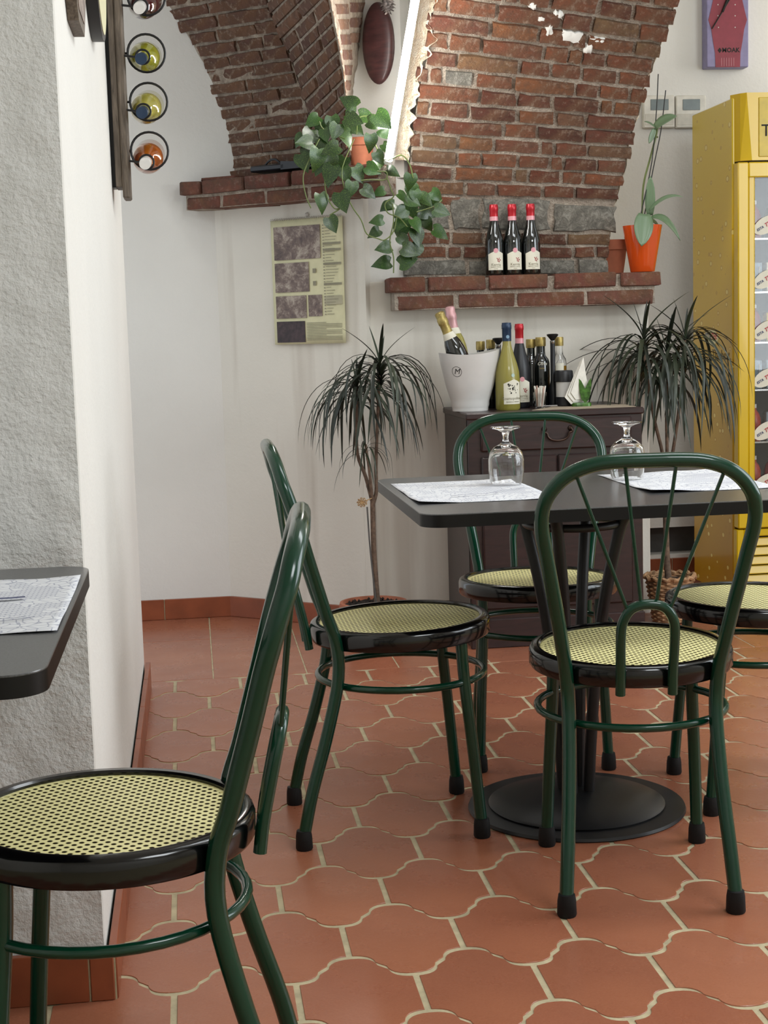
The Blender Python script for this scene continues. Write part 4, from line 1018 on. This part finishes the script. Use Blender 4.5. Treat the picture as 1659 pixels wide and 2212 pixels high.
# ------------------------------------------------------------------ dracaenas
def strap_mesh(el0, L, droop, w=.0064, twist=0, n=14):
    vs = []; p = Vector((0, 0, 0)); el = el0
    for i in range(n+1):
        t = i/n; ww = w*min(1, .45+t*2.2)*(1-t**3)**.8+.0002
        side = Vector((0, 1, 0)); d = Vector((cos(el), 0, sin(el))); up = Vector((-sin(el), 0, cos(el)))
        vs += [p-side*ww+up*ww*.35, p, p+side*ww+up*ww*.35]
        p = p+d*(L/n); el -= droop*1.6*math.exp(-2.2*t)/n
        el = max(el, -1.5)
    fs = []
    for i in range(n):
        for k in (0, 1): fs.append((i*3+k, i*3+k+1, i*3+k+4, i*3+k+3))
    return MB().add(vs, fs).mesh('leaf', M['drac'], ang=80)
straps = [strap_mesh(radians(a), L, d) for a, L, d in ((80, .14, .2), (70, .36, 4.0), (62, .42, 4.1), (55, .38, 3.6), (48, .42, 3.4), (40, .38, 3.2), (30, .42, 3.0), (15, .36, 2.4), (-5, .32, 1.8), (66, .46, 4.6), (66, .22, .9), (52, .34, 2.2))]
def crown(root, c, n, sc=1.0, spikes=4, seed=1, low=.10):
    rd = random.Random(seed)
    for k in range(n):
        i = rd.randrange(1, len(straps)); 
        if k < spikes: i = 0 if k % 2 else 10
        if i == 10 and k >= spikes: i = 2
        az = k*2.39996+rd.uniform(-.3, .3); s_ = sc*rd.uniform(.8, 1.12); zz = -low*rd.random()*(0 if k < spikes else 1)
        inst('leaf', straps[i], root, Matrix.Translation(Vector(c)+Vector((0, 0, zz))) @ Matrix.Rotation(az, 4, 'Z') @ Matrix.Rotation(rd.uniform(-.12, .12), 4, 'X') @ Matrix.Scale(s_, 4))
def rel(root, px, py, v): return PV(px, py, v)-Vector(root.location)
VA = 5.13; pa = PV(807, 1300, VA)
dA = empty('dracaena_tree', (pa.x, VA, .002)); tag(dA, label='two-headed dracaena in a terracotta pot left of the dark cabinet', cat='plant', group='potted dracaenas')
zr = .150
MB().lathe([(0, 0), (.082, 0), (.10, .118), (.118, .120), (.121, .132), (.118, .146), (.108, .147), (.104, .13), (0, .128)], 44).build('pot', M['terra'], dA)
m = MB().grid(lambda s, t: (.104*t*cos(2*pi*s), .104*t*sin(2*pi*s), .134+.006*noise.noise(Vector((s*20, t*9, 0)))), 40, 8); m.build('soil', M['soil'], dA)
rd = random.Random(8); m = MB()
for k in range(60):
    a, r = rd.uniform(0, 6.28), .1*sqrt(rd.random()); m.lathe([(0, -.006), (.006, 0), (0, .007)], 5, (r*cos(a), r*sin(a), .138))
tag(m.build('bark_chips', M['soil'], dA, smooth=False), kind='stuff')
p0 = rel(dA, 815, 1290, VA); p1 = rel(dA, 808, 1200, VA); p2 = rel(dA, 805, 1085, VA)
m = MB().tube([Vector((p0.x, 0, .12)), p1, p2], [.011, .0095, .009], 12, smooth=6); m.build('trunk', M['bark'], dA)
MB().tube([Vector((p0.x-.004, -.01, .12)), rel(dA, 800, 1190, VA-.01), rel(dA, 793, 1095, VA-.01)], .0028, 6, smooth=4).build('support_cane', M['dgrey'], dA)
MB().tube([p2, rel(dA, 790, 1030, VA), rel(dA, 772, 980, VA), rel(dA, 770, 910, VA), rel(dA, 771, 835, VA)], [.008, .0065, .006, .006, .005], 10, smooth=4).build('stem', M['bark'], dA)
MB().tube([p2+Vector((0, 0, -.01)), rel(dA, 798, 1020, VA-.03), rel(dA, 790, 960, VA-.03)], [.006, .005, .004], 8, smooth=4).build('stem', M['bark'], dA)
MB().tube([p2+Vector((0, 0, -.008)), rel(dA, 813, 1060, VA), rel(dA, 812, 1010, VA), rel(dA, 815, 920, VA), rel(dA, 820, 800, VA)], [.008, .0065, .006, .0055, .005], 10, smooth=4).build('stem', M['bark'], dA)
bow = rel(dA, 782, 1085, VA-.02); m = MB()
for k in range(9):
    a = 2*pi*k/9; m.tube([bow, bow+Vector((.014*cos(a), -.006, .012*sin(a))), bow+Vector((.017*cos(a+.4), .0, .016*sin(a+.4))), bow], .0018, 5, smooth=3)
m.tube([bow, rel(dA, 806, 1075, VA-.01)], .002, 5); m.build('raffia_bow', plain('raffia', 'b3936a', .8), dA)
crown(dA, rel(dA, 771, 838, VA), 50, .86, 4, 2, .07); crown(dA, rel(dA, 821, 790, VA), 52, .92, 5, 6, .08); crown(dA, rel(dA, 789, 968, VA-.03), 14, .5, 2, 8, .03)
pb = PZ(1447, 1358, 0); VB = 5.22
pbx = PV(1447, 1255, VB)
dB = empty('dracaena_tree', (pbx.x, VB, .002)); tag(dB, label='bushy three-headed dracaena in a wicker basket beside the yellow fridge', cat='plant', group='potted dracaenas')
bk_ = empty('basket_planter'); bk_.parent = dB
Hb = .160
for k in range(20):
    z_ = .006+k*Hb/20; r = .060+.024*(k/19)
    MB().tube([((r+.0035*(1 if (q+k) % 2 else -1))*cos(2*pi*q/22), (r+.0035*(1 if (q+k) % 2 else -1))*sin(2*pi*q/22), z_) for q in range(22)], .0046, 6, closed=True).build('weave', M['wicker'], bk_)
MB().tube([((.088+.004*sin(q*2.2))*cos(2*pi*q/44), (.088+.004*sin(q*2.2))*sin(2*pi*q/44), Hb+.006+.004*cos(q*2.2)) for q in range(44)], .008, 6, closed=True).build('basket_rim', M['wicker'], bk_)
MB().lathe([(0, .0), (.058, .0), (.078, Hb-.01), (.074, Hb-.008), (0, Hb-.02)], 24).build('liner', M['soil'], bk_)
t0 = Vector((-.005, 0, Hb-.02)); jn = rel(dB, 1437, 1060, VB)
MB().tube([t0, rel(dB, 1440, 1190, VB), jn], [.013, .011, .010], 12, smooth=5).build('trunk', M['bark'], dB)
heads = [((1432,985),(1412,900),(1396,800),(1390,735)), ((1441,985),(1440,900),(1444,820),(1440,765)), ((1452,985),(1466,890),(1474,800),(1480,735))]
for q, hd in enumerate(heads):
    P_ = [jn+Vector((0, 0, -.005*q))]+[rel(dB, x, y, VB+(.03 if q == 1 else 0)*i/3) for i, (x, y) in enumerate(hd)]
    MB().tube(P_, [.008, .0065, .006, .006, .005], 10, smooth=4).build('stem', M['bark'], dB)
    crown(dB, P_[-1], 46, 1.06, 5, 20+q, .12)
# ------------------------------------------------------------------ orchid and terracotta pot on the long ledge
oc = PV(1391, 588, 5.335); orc = empty('orchid_pot', (oc.x, 5.352, 1.269)); tag(orc, label='orange tapered pot with a leafless-stemmed orchid at the ledge end', cat='plant')
MB().lathe([(0, 0), (.042, 0), (.044, .003), (.071, .163), (.0715, .166), (.069, .166), (.0415, .008), (0, .008)], 40).build('pot', M['orange'], orc)
MB().lathe([(0, .14), (.063, .14), (.03, .148), (0, .150)], 24).build('bark_mix', M['soil'], orc)
def ocp(x, y, dv=0): return PV(x, y, 5.352+dv)-Vector(orc.location)
def oleaf(p0, p1, w, curlz, face=(0, -1, .2)):
    p0, p1 = Vector(p0), Vector(p1); n = 10; vs = []; d = p1-p0; L = d.length; f = Vector(face); f = (f-d*f.dot(d)/d.dot(d)).normalized(); sd = d.cross(f).normalized()
    for i in range(n+1):
        t = i/n; hw = w*(sin(pi*min(1, t*.9+.12))**.6)*(1 if t < .97 else .35)*.5; c = p0+d*t+Vector((0, 0, curlz*4*t*(1-t)))
        vs += [c-sd*hw+f*hw*.3, c-sd*hw*.5+f*hw*.08, c, c+sd*hw*.5+f*hw*.08, c+sd*hw+f*hw*.3]
    fs = [(i*5+k, i*5+k+1, (i+1)*5+k+1, (i+1)*5+k) for i in range(n) for k in range(4)]
    o = MB().add(vs, fs).build('leaf', M['orchid'], orc, ang=80); o.modifiers.new('t', 'SOLIDIFY').thickness = .0015
oleaf(ocp(1391, 462, -.06), ocp(1386, 532, -.09), .070, .004); oleaf(ocp(1402, 455, -.02), ocp(1475, 425, -.05), .028, .02, (0, -.5, 1)); oleaf(ocp(1405, 470, -.03), ocp(1470, 520, -.05), .036, .03, (.3, -.8, .6))
oleaf(ocp(1404, 465), ocp(1405, 380, -.02), .036, .0, (-.4, -1, 0)); oleaf(ocp(1400, 475, .0), ocp(1425, 492, .0), .03, .006, (0, -.5, 1))
MB().tube([ocp(1387, 465), ocp(1390, 400), ocp(1405, 340), ocp(1418, 290), ocp(1420, 272)], .0035, 8, smooth=5).build('flower_stem', M['stemg'], orc)
MB().tube([ocp(1384, 465, -.01), ocp(1408, 350, -.01), ocp(1418, 240, -.01), ocp(1422, 160, -.01)], .002, 6, smooth=4).build('support_wire', M['tblack'], orc)
MB().tube([ocp(1392, 465, .01), ocp(1412, 360, .01), ocp(1428, 280, .01), ocp(1438, 195, .01)], .002, 6, smooth=4).build('support_wire', M['tblack'], orc)
oleaf(ocp(1414, 276, -.02), ocp(1462, 250, -.03), .040, .008, (0, -.8, .8)); oleaf(ocp(1416, 276, -.02), ocp(1392, 262, -.02), .014, .004, (0, -.6, 1)); oleaf(ocp(1414, 278, -.02), ocp(1402, 310, -.02), .020, .0)
MB().lathe([(0, -.004), (.004, 0), (0, .004)], 8, tuple(ocp(1420, 296, -.01))).build('bud', M['stemg'], orc)
tc = empty('terracotta_pot', (1.562+.0, 5.47, 1.2695)); tag(tc, label='plain terracotta pot standing behind the orange orchid pot', cat='pot')
MB().lathe([(0, 0), (.045, 0), (.058, .085), (.064, .086), (.064, .122), (.060, .122), (.054, .09), (.042, .01), (0, .01)], 36).build('pot_body', M['terra'], tc)
tag(MB().box((1.45, 5.40, ZL2-.02), (1.682, 5.75, ZL2-.001)).build('trim_1', M['mortar'], smooth=False), kind='structure')
# ------------------------------------------------------------------ fridge
FU, FV0, FV1, FH, FW = 2.04, 5.46, 5.95, 1.917, .62
fr_ = empty('drinks_fridge', (FU+FW/2, (FV0+FV1)/2, 0)); tag(fr_, label='yellow glass-door drinks fridge with printed dew drops', cat='fridge'); fo = Vector(fr_.location)
def fb(name, a, b, mat, ch=.003, par=None): 
    m = MB().box(Vector(a)-fo, Vector(b)-fo, ch); return m.build(name, mat, par or fr_)
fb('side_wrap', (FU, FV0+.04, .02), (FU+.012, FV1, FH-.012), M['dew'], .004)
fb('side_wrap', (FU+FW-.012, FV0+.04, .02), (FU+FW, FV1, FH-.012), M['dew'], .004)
fb('back_panel', (FU+.012, FV1-.02, .02), (FU+FW-.012, FV1, FH-.012), M['tblack']); fb('top_panel', (FU+.012, FV0+.04, FH-.03), (FU+FW-.012, FV1, FH-.012), M['yellow'])
fb('floor_panel', (FU+.012, FV0+.04, .30), (FU+FW-.012, FV1-.02, .32), M['tblack'])
# faceted header
u0, u1 = FU, FU+FW; hz0, hz1 = 1.672, FH
m = MB(); vf = FV0-.005; vb = FV0+.06
A1 = [(u0, vb, hz0), (u0+.035, vf, hz0), (u0+.045, vf-.012, hz1), (u0, vb, hz1), (u0+.03, vf-.0, hz1)]
m.add([(u0, vb, hz0), (u0+.022, vf+.02, hz0), (u0+.060, vf, hz0), (u0, vb, hz1), (u0+.022, vf+.02, hz1), (u0+.040, vf, hz1), (u1, vb, hz0), (u1-.022, vf+.02, hz0), (u1-.06, vf, hz0), (u1, vb, hz1), (u1-.022, vf+.02, hz1), (u1-.04, vf, hz1)],
      [(0, 1, 4, 3), (1, 2, 5), (1, 5, 4), (2, 8, 11, 5), (8, 7, 11), (7, 10, 11), (7, 6, 9, 10), (3, 4, 5, 11, 10, 9), (0, 6, 7, 8, 2, 1)])
m.v = [tuple(Vector(p)-fo) for p in m.v]; m.build('header', M['yellow'], fr_, smooth=False)
fb('header_panel', (u0+.085, vf-.004, hz0+.012), (u1-.085, vf+.004, hz1-.018), plain('golden_panel', 'c9ac22', .3), .002)
tm = text_mb('The', .062, .0008); tm.xf(frontM(Vector((u0+.143, vf-.005, hz0+.105))-fo)).build('lettering', M['blacktxt'], fr_, smooth=False)
# door
door = empty('door'); door.parent = fr_
dz0, dz1 = .295, 1.665
for nm, a, b in (('door_frame', (u0+.004, FV0-.01, dz0), (u0+.046, FV0+.04, dz1)), ('door_frame', (u1-.046, FV0-.01, dz0), (u1-.004, FV0+.04, dz1)), ('door_frame', (u0+.046, FV0-.01, dz1-.055), (u1-.046, FV0+.04, dz1)), ('door_frame', (u0+.046, FV0-.01, dz0), (u1-.046, FV0+.04, dz0+.06))):
    fb(nm, a, b, M['yellow'], .004, door)
fb('door_trim', (u0+.046, FV0+.0, dz0+.04), (u0+.075, FV0+.035, dz1-.04), M['yellow'], .006, door); fb('door_trim', (u1-.075, FV0+.0, dz0+.04), (u1-.046, FV0+.035, dz1-.04), M['yellow'], .006, door)
fb('pane', (u0+.075, FV0+.014, dz0+.055), (u1-.075, FV0+.018, dz1-.052), M['glass'], 0, door)
# louvred base
fb('base_frame', (u0+.002, FV0, .03), (u0+.03, FV0+.04, .29), M['yellow']); fb('base_frame', (u1-.03, FV0, .03), (u1-.002, FV0+.04, .29), M['yellow']); fb('base_back', (u0+.03, FV0+.03, .03), (u1-.03, FV0+.035, .29), M['tblack'])
fb('base_top_rail', (u0+.03, FV0, .262), (u1-.03, FV0+.04, .29), M['yellow'])
for k in range(6):
    z_ = .045+k*.036; m = MB().box((u0+.03, 0, 0), (u1-.03, .006, .034), .002); m.xf(Matrix.Translation((-fo.x, FV0+.004-fo.y, z_)) @ Matrix.Rotation(-.45, 4, 'X')); m.build('slat', M['yellow'], fr_)
for a in (0.03, FW-.07): fb('foot', (u0+a, FV0+.06, 0), (u0+a+.03, FV0+.09, .03), M['tblack'], .002)
# side sticker and lettering
def onside(m, v, z_): m.xf(Matrix.Translation(Vector((FU-.0008, v, z_))-fo) @ Matrix(((0, 0, -1, 0), (-1, 0, 0, 0), (0, 1, 0, 0), (0, 0, 0, 1)))); return m
def ell(a, b, n=28, z_=0): m = MB(); m.add([(0, 0, z_)]+[(a*cos(2*pi*k/n), b*sin(2*pi*k/n), z_) for k in range(n)], [(0, 1+k, 1+(k+1) % n) for k in range(n)]); return m
ps = PV(1535, 729, 5.7); 
sv, sz_ = 5.735, (O+ray(1536, 729)*(FU/ray(1536, 729).x)).z
onside(ell(.085, .030), sv, sz_).build('sticker', plain('pale_sticker', 'd9cfa0', .4), fr_, smooth=False)
bl_ = plain('blue_print', '2a3560', .4); rdm = plain('red_sticker_print', 'b3262e', .4)
onside(text_mb('ESTA', .032, .0004, bold=True, shear=.2), sv+.035, sz_+.004).build('lettering', bl_, fr_, smooth=False); onside(text_mb('THE', .034, .0004, bold=True, shear=.2), sv-.035, sz_+.004).build('lettering', rdm, fr_, smooth=False)
onside(text_mb('The best.', .055, .0004), 5.62, sz_-.068).build('lettering', plain('brown_print', '5c4a10', .4), fr_, smooth=False)
# shelves and contents
for k, z_ in enumerate((.42, .62, .82, 1.00, 1.19, 1.39)):
    s_ = fb('shelf', (u0+.014, FV0+.06, z_-.006), (u1-.014, FV1-.03, z_), M['steel'], 0)
    # curved drink stickers on the shelf fronts
    stx = plain('white_sticker_%d' % k, 'e6e2d4', .4)
    for q in range(3):
        c = Vector((u0+.119+q*.17, FV0+.009, z_+.045))-fo
        e2 = ell(.052, .030, 24); e2.xf(frontM(c) @ Matrix.Rotation(.5, 4, 'Z')); e2.build('sticker', M['label'], door, smooth=False)
        t1 = text_mb('ESTA', .013, .0004, bold=True, shear=.2); t1.xf(frontM(c+Vector((-.022, -.001, -.013))) @ Matrix.Rotation(.5, 4, 'Z')); t1.build('lettering', bl_, door, smooth=False)
        t2 = text_mb('THE', .020, .0004, bold=True, shear=.2); t2.xf(frontM(c+Vector((.012, -.001, .006))) @ Matrix.Rotation(.5, 4, 'Z')); t2.build('lettering', rdm, door, smooth=False)
rd = random.Random(14)
cnm = ('red', 'yellow', 'pale blue', 'cream', 'olive green', 'dark red')
ccs = [plain('drink_%d' % i, h_, .35, var=.15, scale=70) for i, h_ in enumerate(('b5402e', 'c9b23a', '8fa3b0', 'd8d2c0', '3c4a2c', '8a2630'))]
for sh_i, z_ in enumerate((.42, .62, .82, 1.00, 1.19, 1.39)):
    for q in range(4):
        x = u0+.105+q*.072; ci = rd.randrange(6); mt = ccs[ci]
        if rd.random() < .5:
            o = MB().box((-.028, -.02, 0), (.028, .02, .11), .003).build('drink_carton', mt, loc=(x, FV0+.10, z_)); nm = 'carton'
            MB().tube([(.012, -.022, .02), (.016, -.022, .095)], .002, 5).build('straw', M['bwhite'], o)
        else:
            o = MB().lathe([(0, 0), (.027, 0), (.028, .004), (.028, .085), (.022, .105), (.011, .12), (.011, .135), (0, .135)], 16).build('drink_bottle', mt, loc=(x, FV0+.10, z_)); nm = 'bottle'
            MB().lathe([(.0125, .128), (.0125, .142), (0, .142)], 12).build('cap', M['bwhite'], o)
        tag(o, label='%s drink %s, %s from the left on the %s fridge shelf' % (cnm[ci], nm, ('first', 'second', 'third', 'fourth')[q], ('lowest', 'second lowest', 'third lowest', 'third highest', 'second highest', 'highest')[sh_i]), cat=nm, group='drinks inside the fridge')
# ------------------------------------------------------------------ wall clock + thermostats
def wp(px, py): return PV(px, py, VF)
ck0 = PV(1526, 146, VF-.055); ck1 = PV(1616, 146, VF-.055); ckl = PV(1508, 150, VF)
cw = ck1.x-ck0.x; cz = ck0.z; ccx = (ck0.x+ck1.x)/2
ck = empty('wall_clock', (ccx, VF-.03, cz)); tag(ck, label='lavender and crimson box clock on the far wall above the fridge', cat='clock')
CHh = .50
MB().box((-cw/2, -.030, 0), (cw/2, .029, CHh), .003).build('clock_body', M['purple'], ck)
hw = [(0, .30), (.06, .31), (.11, .36), (.16, .40), (.20, .47), (.235, .42), (.28, .36), (.33, .33), (.40, .33), (.45, .38), (.5, .42)]
hw = [(z_*.95, w_*cw*.98) for z_, w_ in hw]
poly = [(w_, z_) for z_, w_ in hw]+[(-w_, z_) for z_, w_ in reversed(hw)]
MB().prism(poly, 0, .0012).xf(frontM((0, -.0302, 0))).build('clock_face', M['crimson'], ck, smooth=False)
m = MB()
for k in range(6): m.box((-.028+k*.0105, -.0318, .004), (-.0255+k*.0105, -.0314, .038))
m.build('printed_bars', plain('pink_print', 'b5787f', .5), ck, smooth=False)
text_mb('MOAK', .026, .0004, bold=True).xf(frontM((.013, -.0318, .068))).build('lettering', M['blacktxt'], ck, smooth=False)
MB().prism([(0, -.011), (.0085, 0), (0, .011), (-.0085, 0)], 0, .0006).xf(frontM((-.035, -.0316, .068))).build('emblem', M['blacktxt'], ck, smooth=False)
hr = [PV(x, y, VF-.062)-Vector(ck.location) for x, y in ((1551, 10), (1588, 10), (1551, 34), (1588, 34), (1552, 59), (1588, 59))]
for p in hr: m = MB().lathe([(0, 0), (.0028, 0), (0, .002)], 10, M=Matrix.Rotation(pi/2, 4, 'X')); m.xf(Matrix.Translation((p.x, -.0312, p.z))).build('hour_dot', M['bwhite'], ck)
pA, pB = PV(1538, 62, VF-.064)-Vector(ck.location), PV(1575, 0, VF-.064)-Vector(ck.location)
MB().tube([(pA.x, -.036, pA.z), (pB.x, -.036, pB.z)], .0028, 6).build('clock_hand', M['blacktxt'], ck); MB().tube([((pA.x+pB.x)/2+.008, -.037, (pA.z+pB.z)/2+.01), (pB.x+.004, -.037, pB.z+.03)], .005, 6).build('clock_hand', M['blacktxt'], ck)
for i, (x0_, x1_) in enumerate(((1386, 1454), (1456, 1521))):
    a, b = PV(x0_, 208, VF), PV(x1_, 277, VF); c = (a+b)/2; w_, h_ = abs(b.x-a.x)/2, abs(b.z-a.z)/2
    t_ = empty('thermostat', (c.x, VF-.0125, c.z)); tag(t_, label=('left' if i == 0 else 'right')+' of two white wall thermostats, %s' % ('half hidden by the brick vault' if i == 0 else 'next to the fridge'), cat='thermostat', group='wall thermostats beside the fridge')
    MB().box((-w_, -.012, -h_), (w_, .012, h_), .004).build('housing', M['pearl'], t_)
    MB().box((-w_*.55, -.0135, h_*.08), (w_*.6, -.0118, h_*.75), .001).build('display', M['lcd'], t_)
    MB().box((-w_*.9, -.0130, -h_*.85), (w_*.9, -.0118, -h_*.15), .001).build('flap', plain('greige_plastic', 'c9c4b6', .4), t_)
# ------------------------------------------------------------------ wine rack and frames on the pillar side
UW = -.183
VR = 4.08
zb = PV(283, 428, VR).z
rk = empty('wine_rack', (UW, VR, zb)); tag(rk, label='vertical wooden wall board with metal rings holding four wine bottles', cat='wine rack')
ur = PV(283, 420, VR).x-UW
ul = PV(251, 415, VR).x-UW
MB().box((.001, .02, .03), (ul, .08, .60)).build('gap_shade', M['tblack'], rk)  # black block standing in for the shadow gap between board and wall
MB().box((ul, .0, .03), (ul+(ur-ul)*.45, .10, .62), .002).build('board', M['brown'], rk); MB().box((ul+(ur-ul)*.45, -.006, .0), (ur, .09, .62), .004).build('board_face', M['brown'], rk)
def ringM(c, r, wr=.0032): return MB().tube([(c[0]+r*cos(2*pi*k/28), c[1], c[2]+r*sin(2*pi*k/28)) for k in range(28)], wr, 7, closed=True)
spec = [((316, -8), (300, 18), 'dark red', (.10, .01, .015, 1), 'bwhite', 'deep red wine bottle with white cap at the top of the wall rack'),
        ((316, 115), (304, 127), 'greenish yellow', lin('b8b832'), 'navy', 'yellow-green wine bottle with blue cap in the wall rack'),
        ((321, 220), (306, 244), 'pale yellow', lin('d0c868'), 'navy', 'cloudy pale yellow bottle with dark cap, second from bottom of the wall rack'),
        ((323, 326), (313, 354), 'amber', lin('c46a22'), 'bwhite', 'amber rose wine bottle with white cap, lowest in the wall rack')]
for (rc, cp, nm, colr, capm, lab) in spec:
    rcp = PV(rc[0], rc[1], VR+.05)-Vector(rk.location); cpp = PV(cp[0], cp[1], VR-.03)-Vector(rk.location)
    ringM(rcp, .049).build('ring', M['tblack'], rk); 
    nr = PV(cp[0]+4, cp[1]-4, VR)-Vector(rk.location); ringM(nr, .0185, .0028).build('ring', M['tblack'], rk)
    MB().tube([(ur-.004, nr.y, nr.z+.004), (nr.x-.0185, nr.y, nr.z)], .0032, 6).build('bracket', M['tblack'], rk)
    MB().tube([(ur-.004, rcp.y, rcp.z), (rcp.x-.049, rcp.y, rcp.z)], .0032, 6).build('bracket', M['tblack'], rk)
    cap_w = cpp+Vector(rk.location); 
    tail = PV(rc[0]+1, rc[1]+8, VR+.22); d = (cap_w-tail).normalized()
    b_ = empty('wine_bottle', cap_w-d*.27); b_.rotation_euler = d.to_track_quat('Z', 'Y').to_euler(); tag(b_, label=lab, cat='bottle', group='wine bottles in the wall rack')
    g = NT('wine_in_glass'); g.col(colr); g.set(Roughness=.08, Transmission_Weight=.55, IOR=1.35, Coat_Weight=.5)
    MB().lathe([(0, 0), (.037, 0), (.041, .005), (.041, .13), (.037, .16), (.024, .19), (.0155, .21), (.0140, .26), (0, .26)], 30).build('bottle_glass', g.m, b_)
    MB().lathe([(.0145, .215), (.0155, .216), (.0155, .262), (.0150, .268), (0, .269)], 22).build('cap', M[capm], b_)
# octagonal wooden frame and round black frame, flat on the pillar side
def sidepoly(n, r_v, r_z, ph=0): return [(r_v*cos(2*pi*(k+ph)/n), r_z*sin(2*pi*(k+ph)/n)) for k in range(n)]
def side_obj(poly, d0, d1): 
    m = MB().prism(poly, d0, d1); m.xf(Matrix(((0, 0, 1, 0), (1, 0, 0, 0), (0, 1, 0, 0), (0, 0, 0, 1)))); return m
oc1 = empty('wall_frame', (UW, 2.78, 1.79)); tag(oc1, label='octagonal weathered wood frame on the pillar side, nearest the viewer', cat='picture frame')
side_obj(sidepoly(8, .19, .17, .5), .001, .020).build('frame', M['brown'], oc1, smooth=False)
side_obj(sidepoly(8, .165, .148, .5), .020, .0215).build('picture', M['photo'][3], oc1, smooth=False)
oc2 = empty('wall_mirror', (UW, 3.45, 2.0)); tag(oc2, label='round black-rimmed cream disc on the pillar side beside the wine rack', cat='wall decoration')
side_obj(sidepoly(56, .26, .26), .001, .026).build('rim', M['tblack'], oc2, ang=30)
side_obj(sidepoly(56, .245, .245), .026, .0275).build('disc_face', M['cal'], oc2, smooth=False)
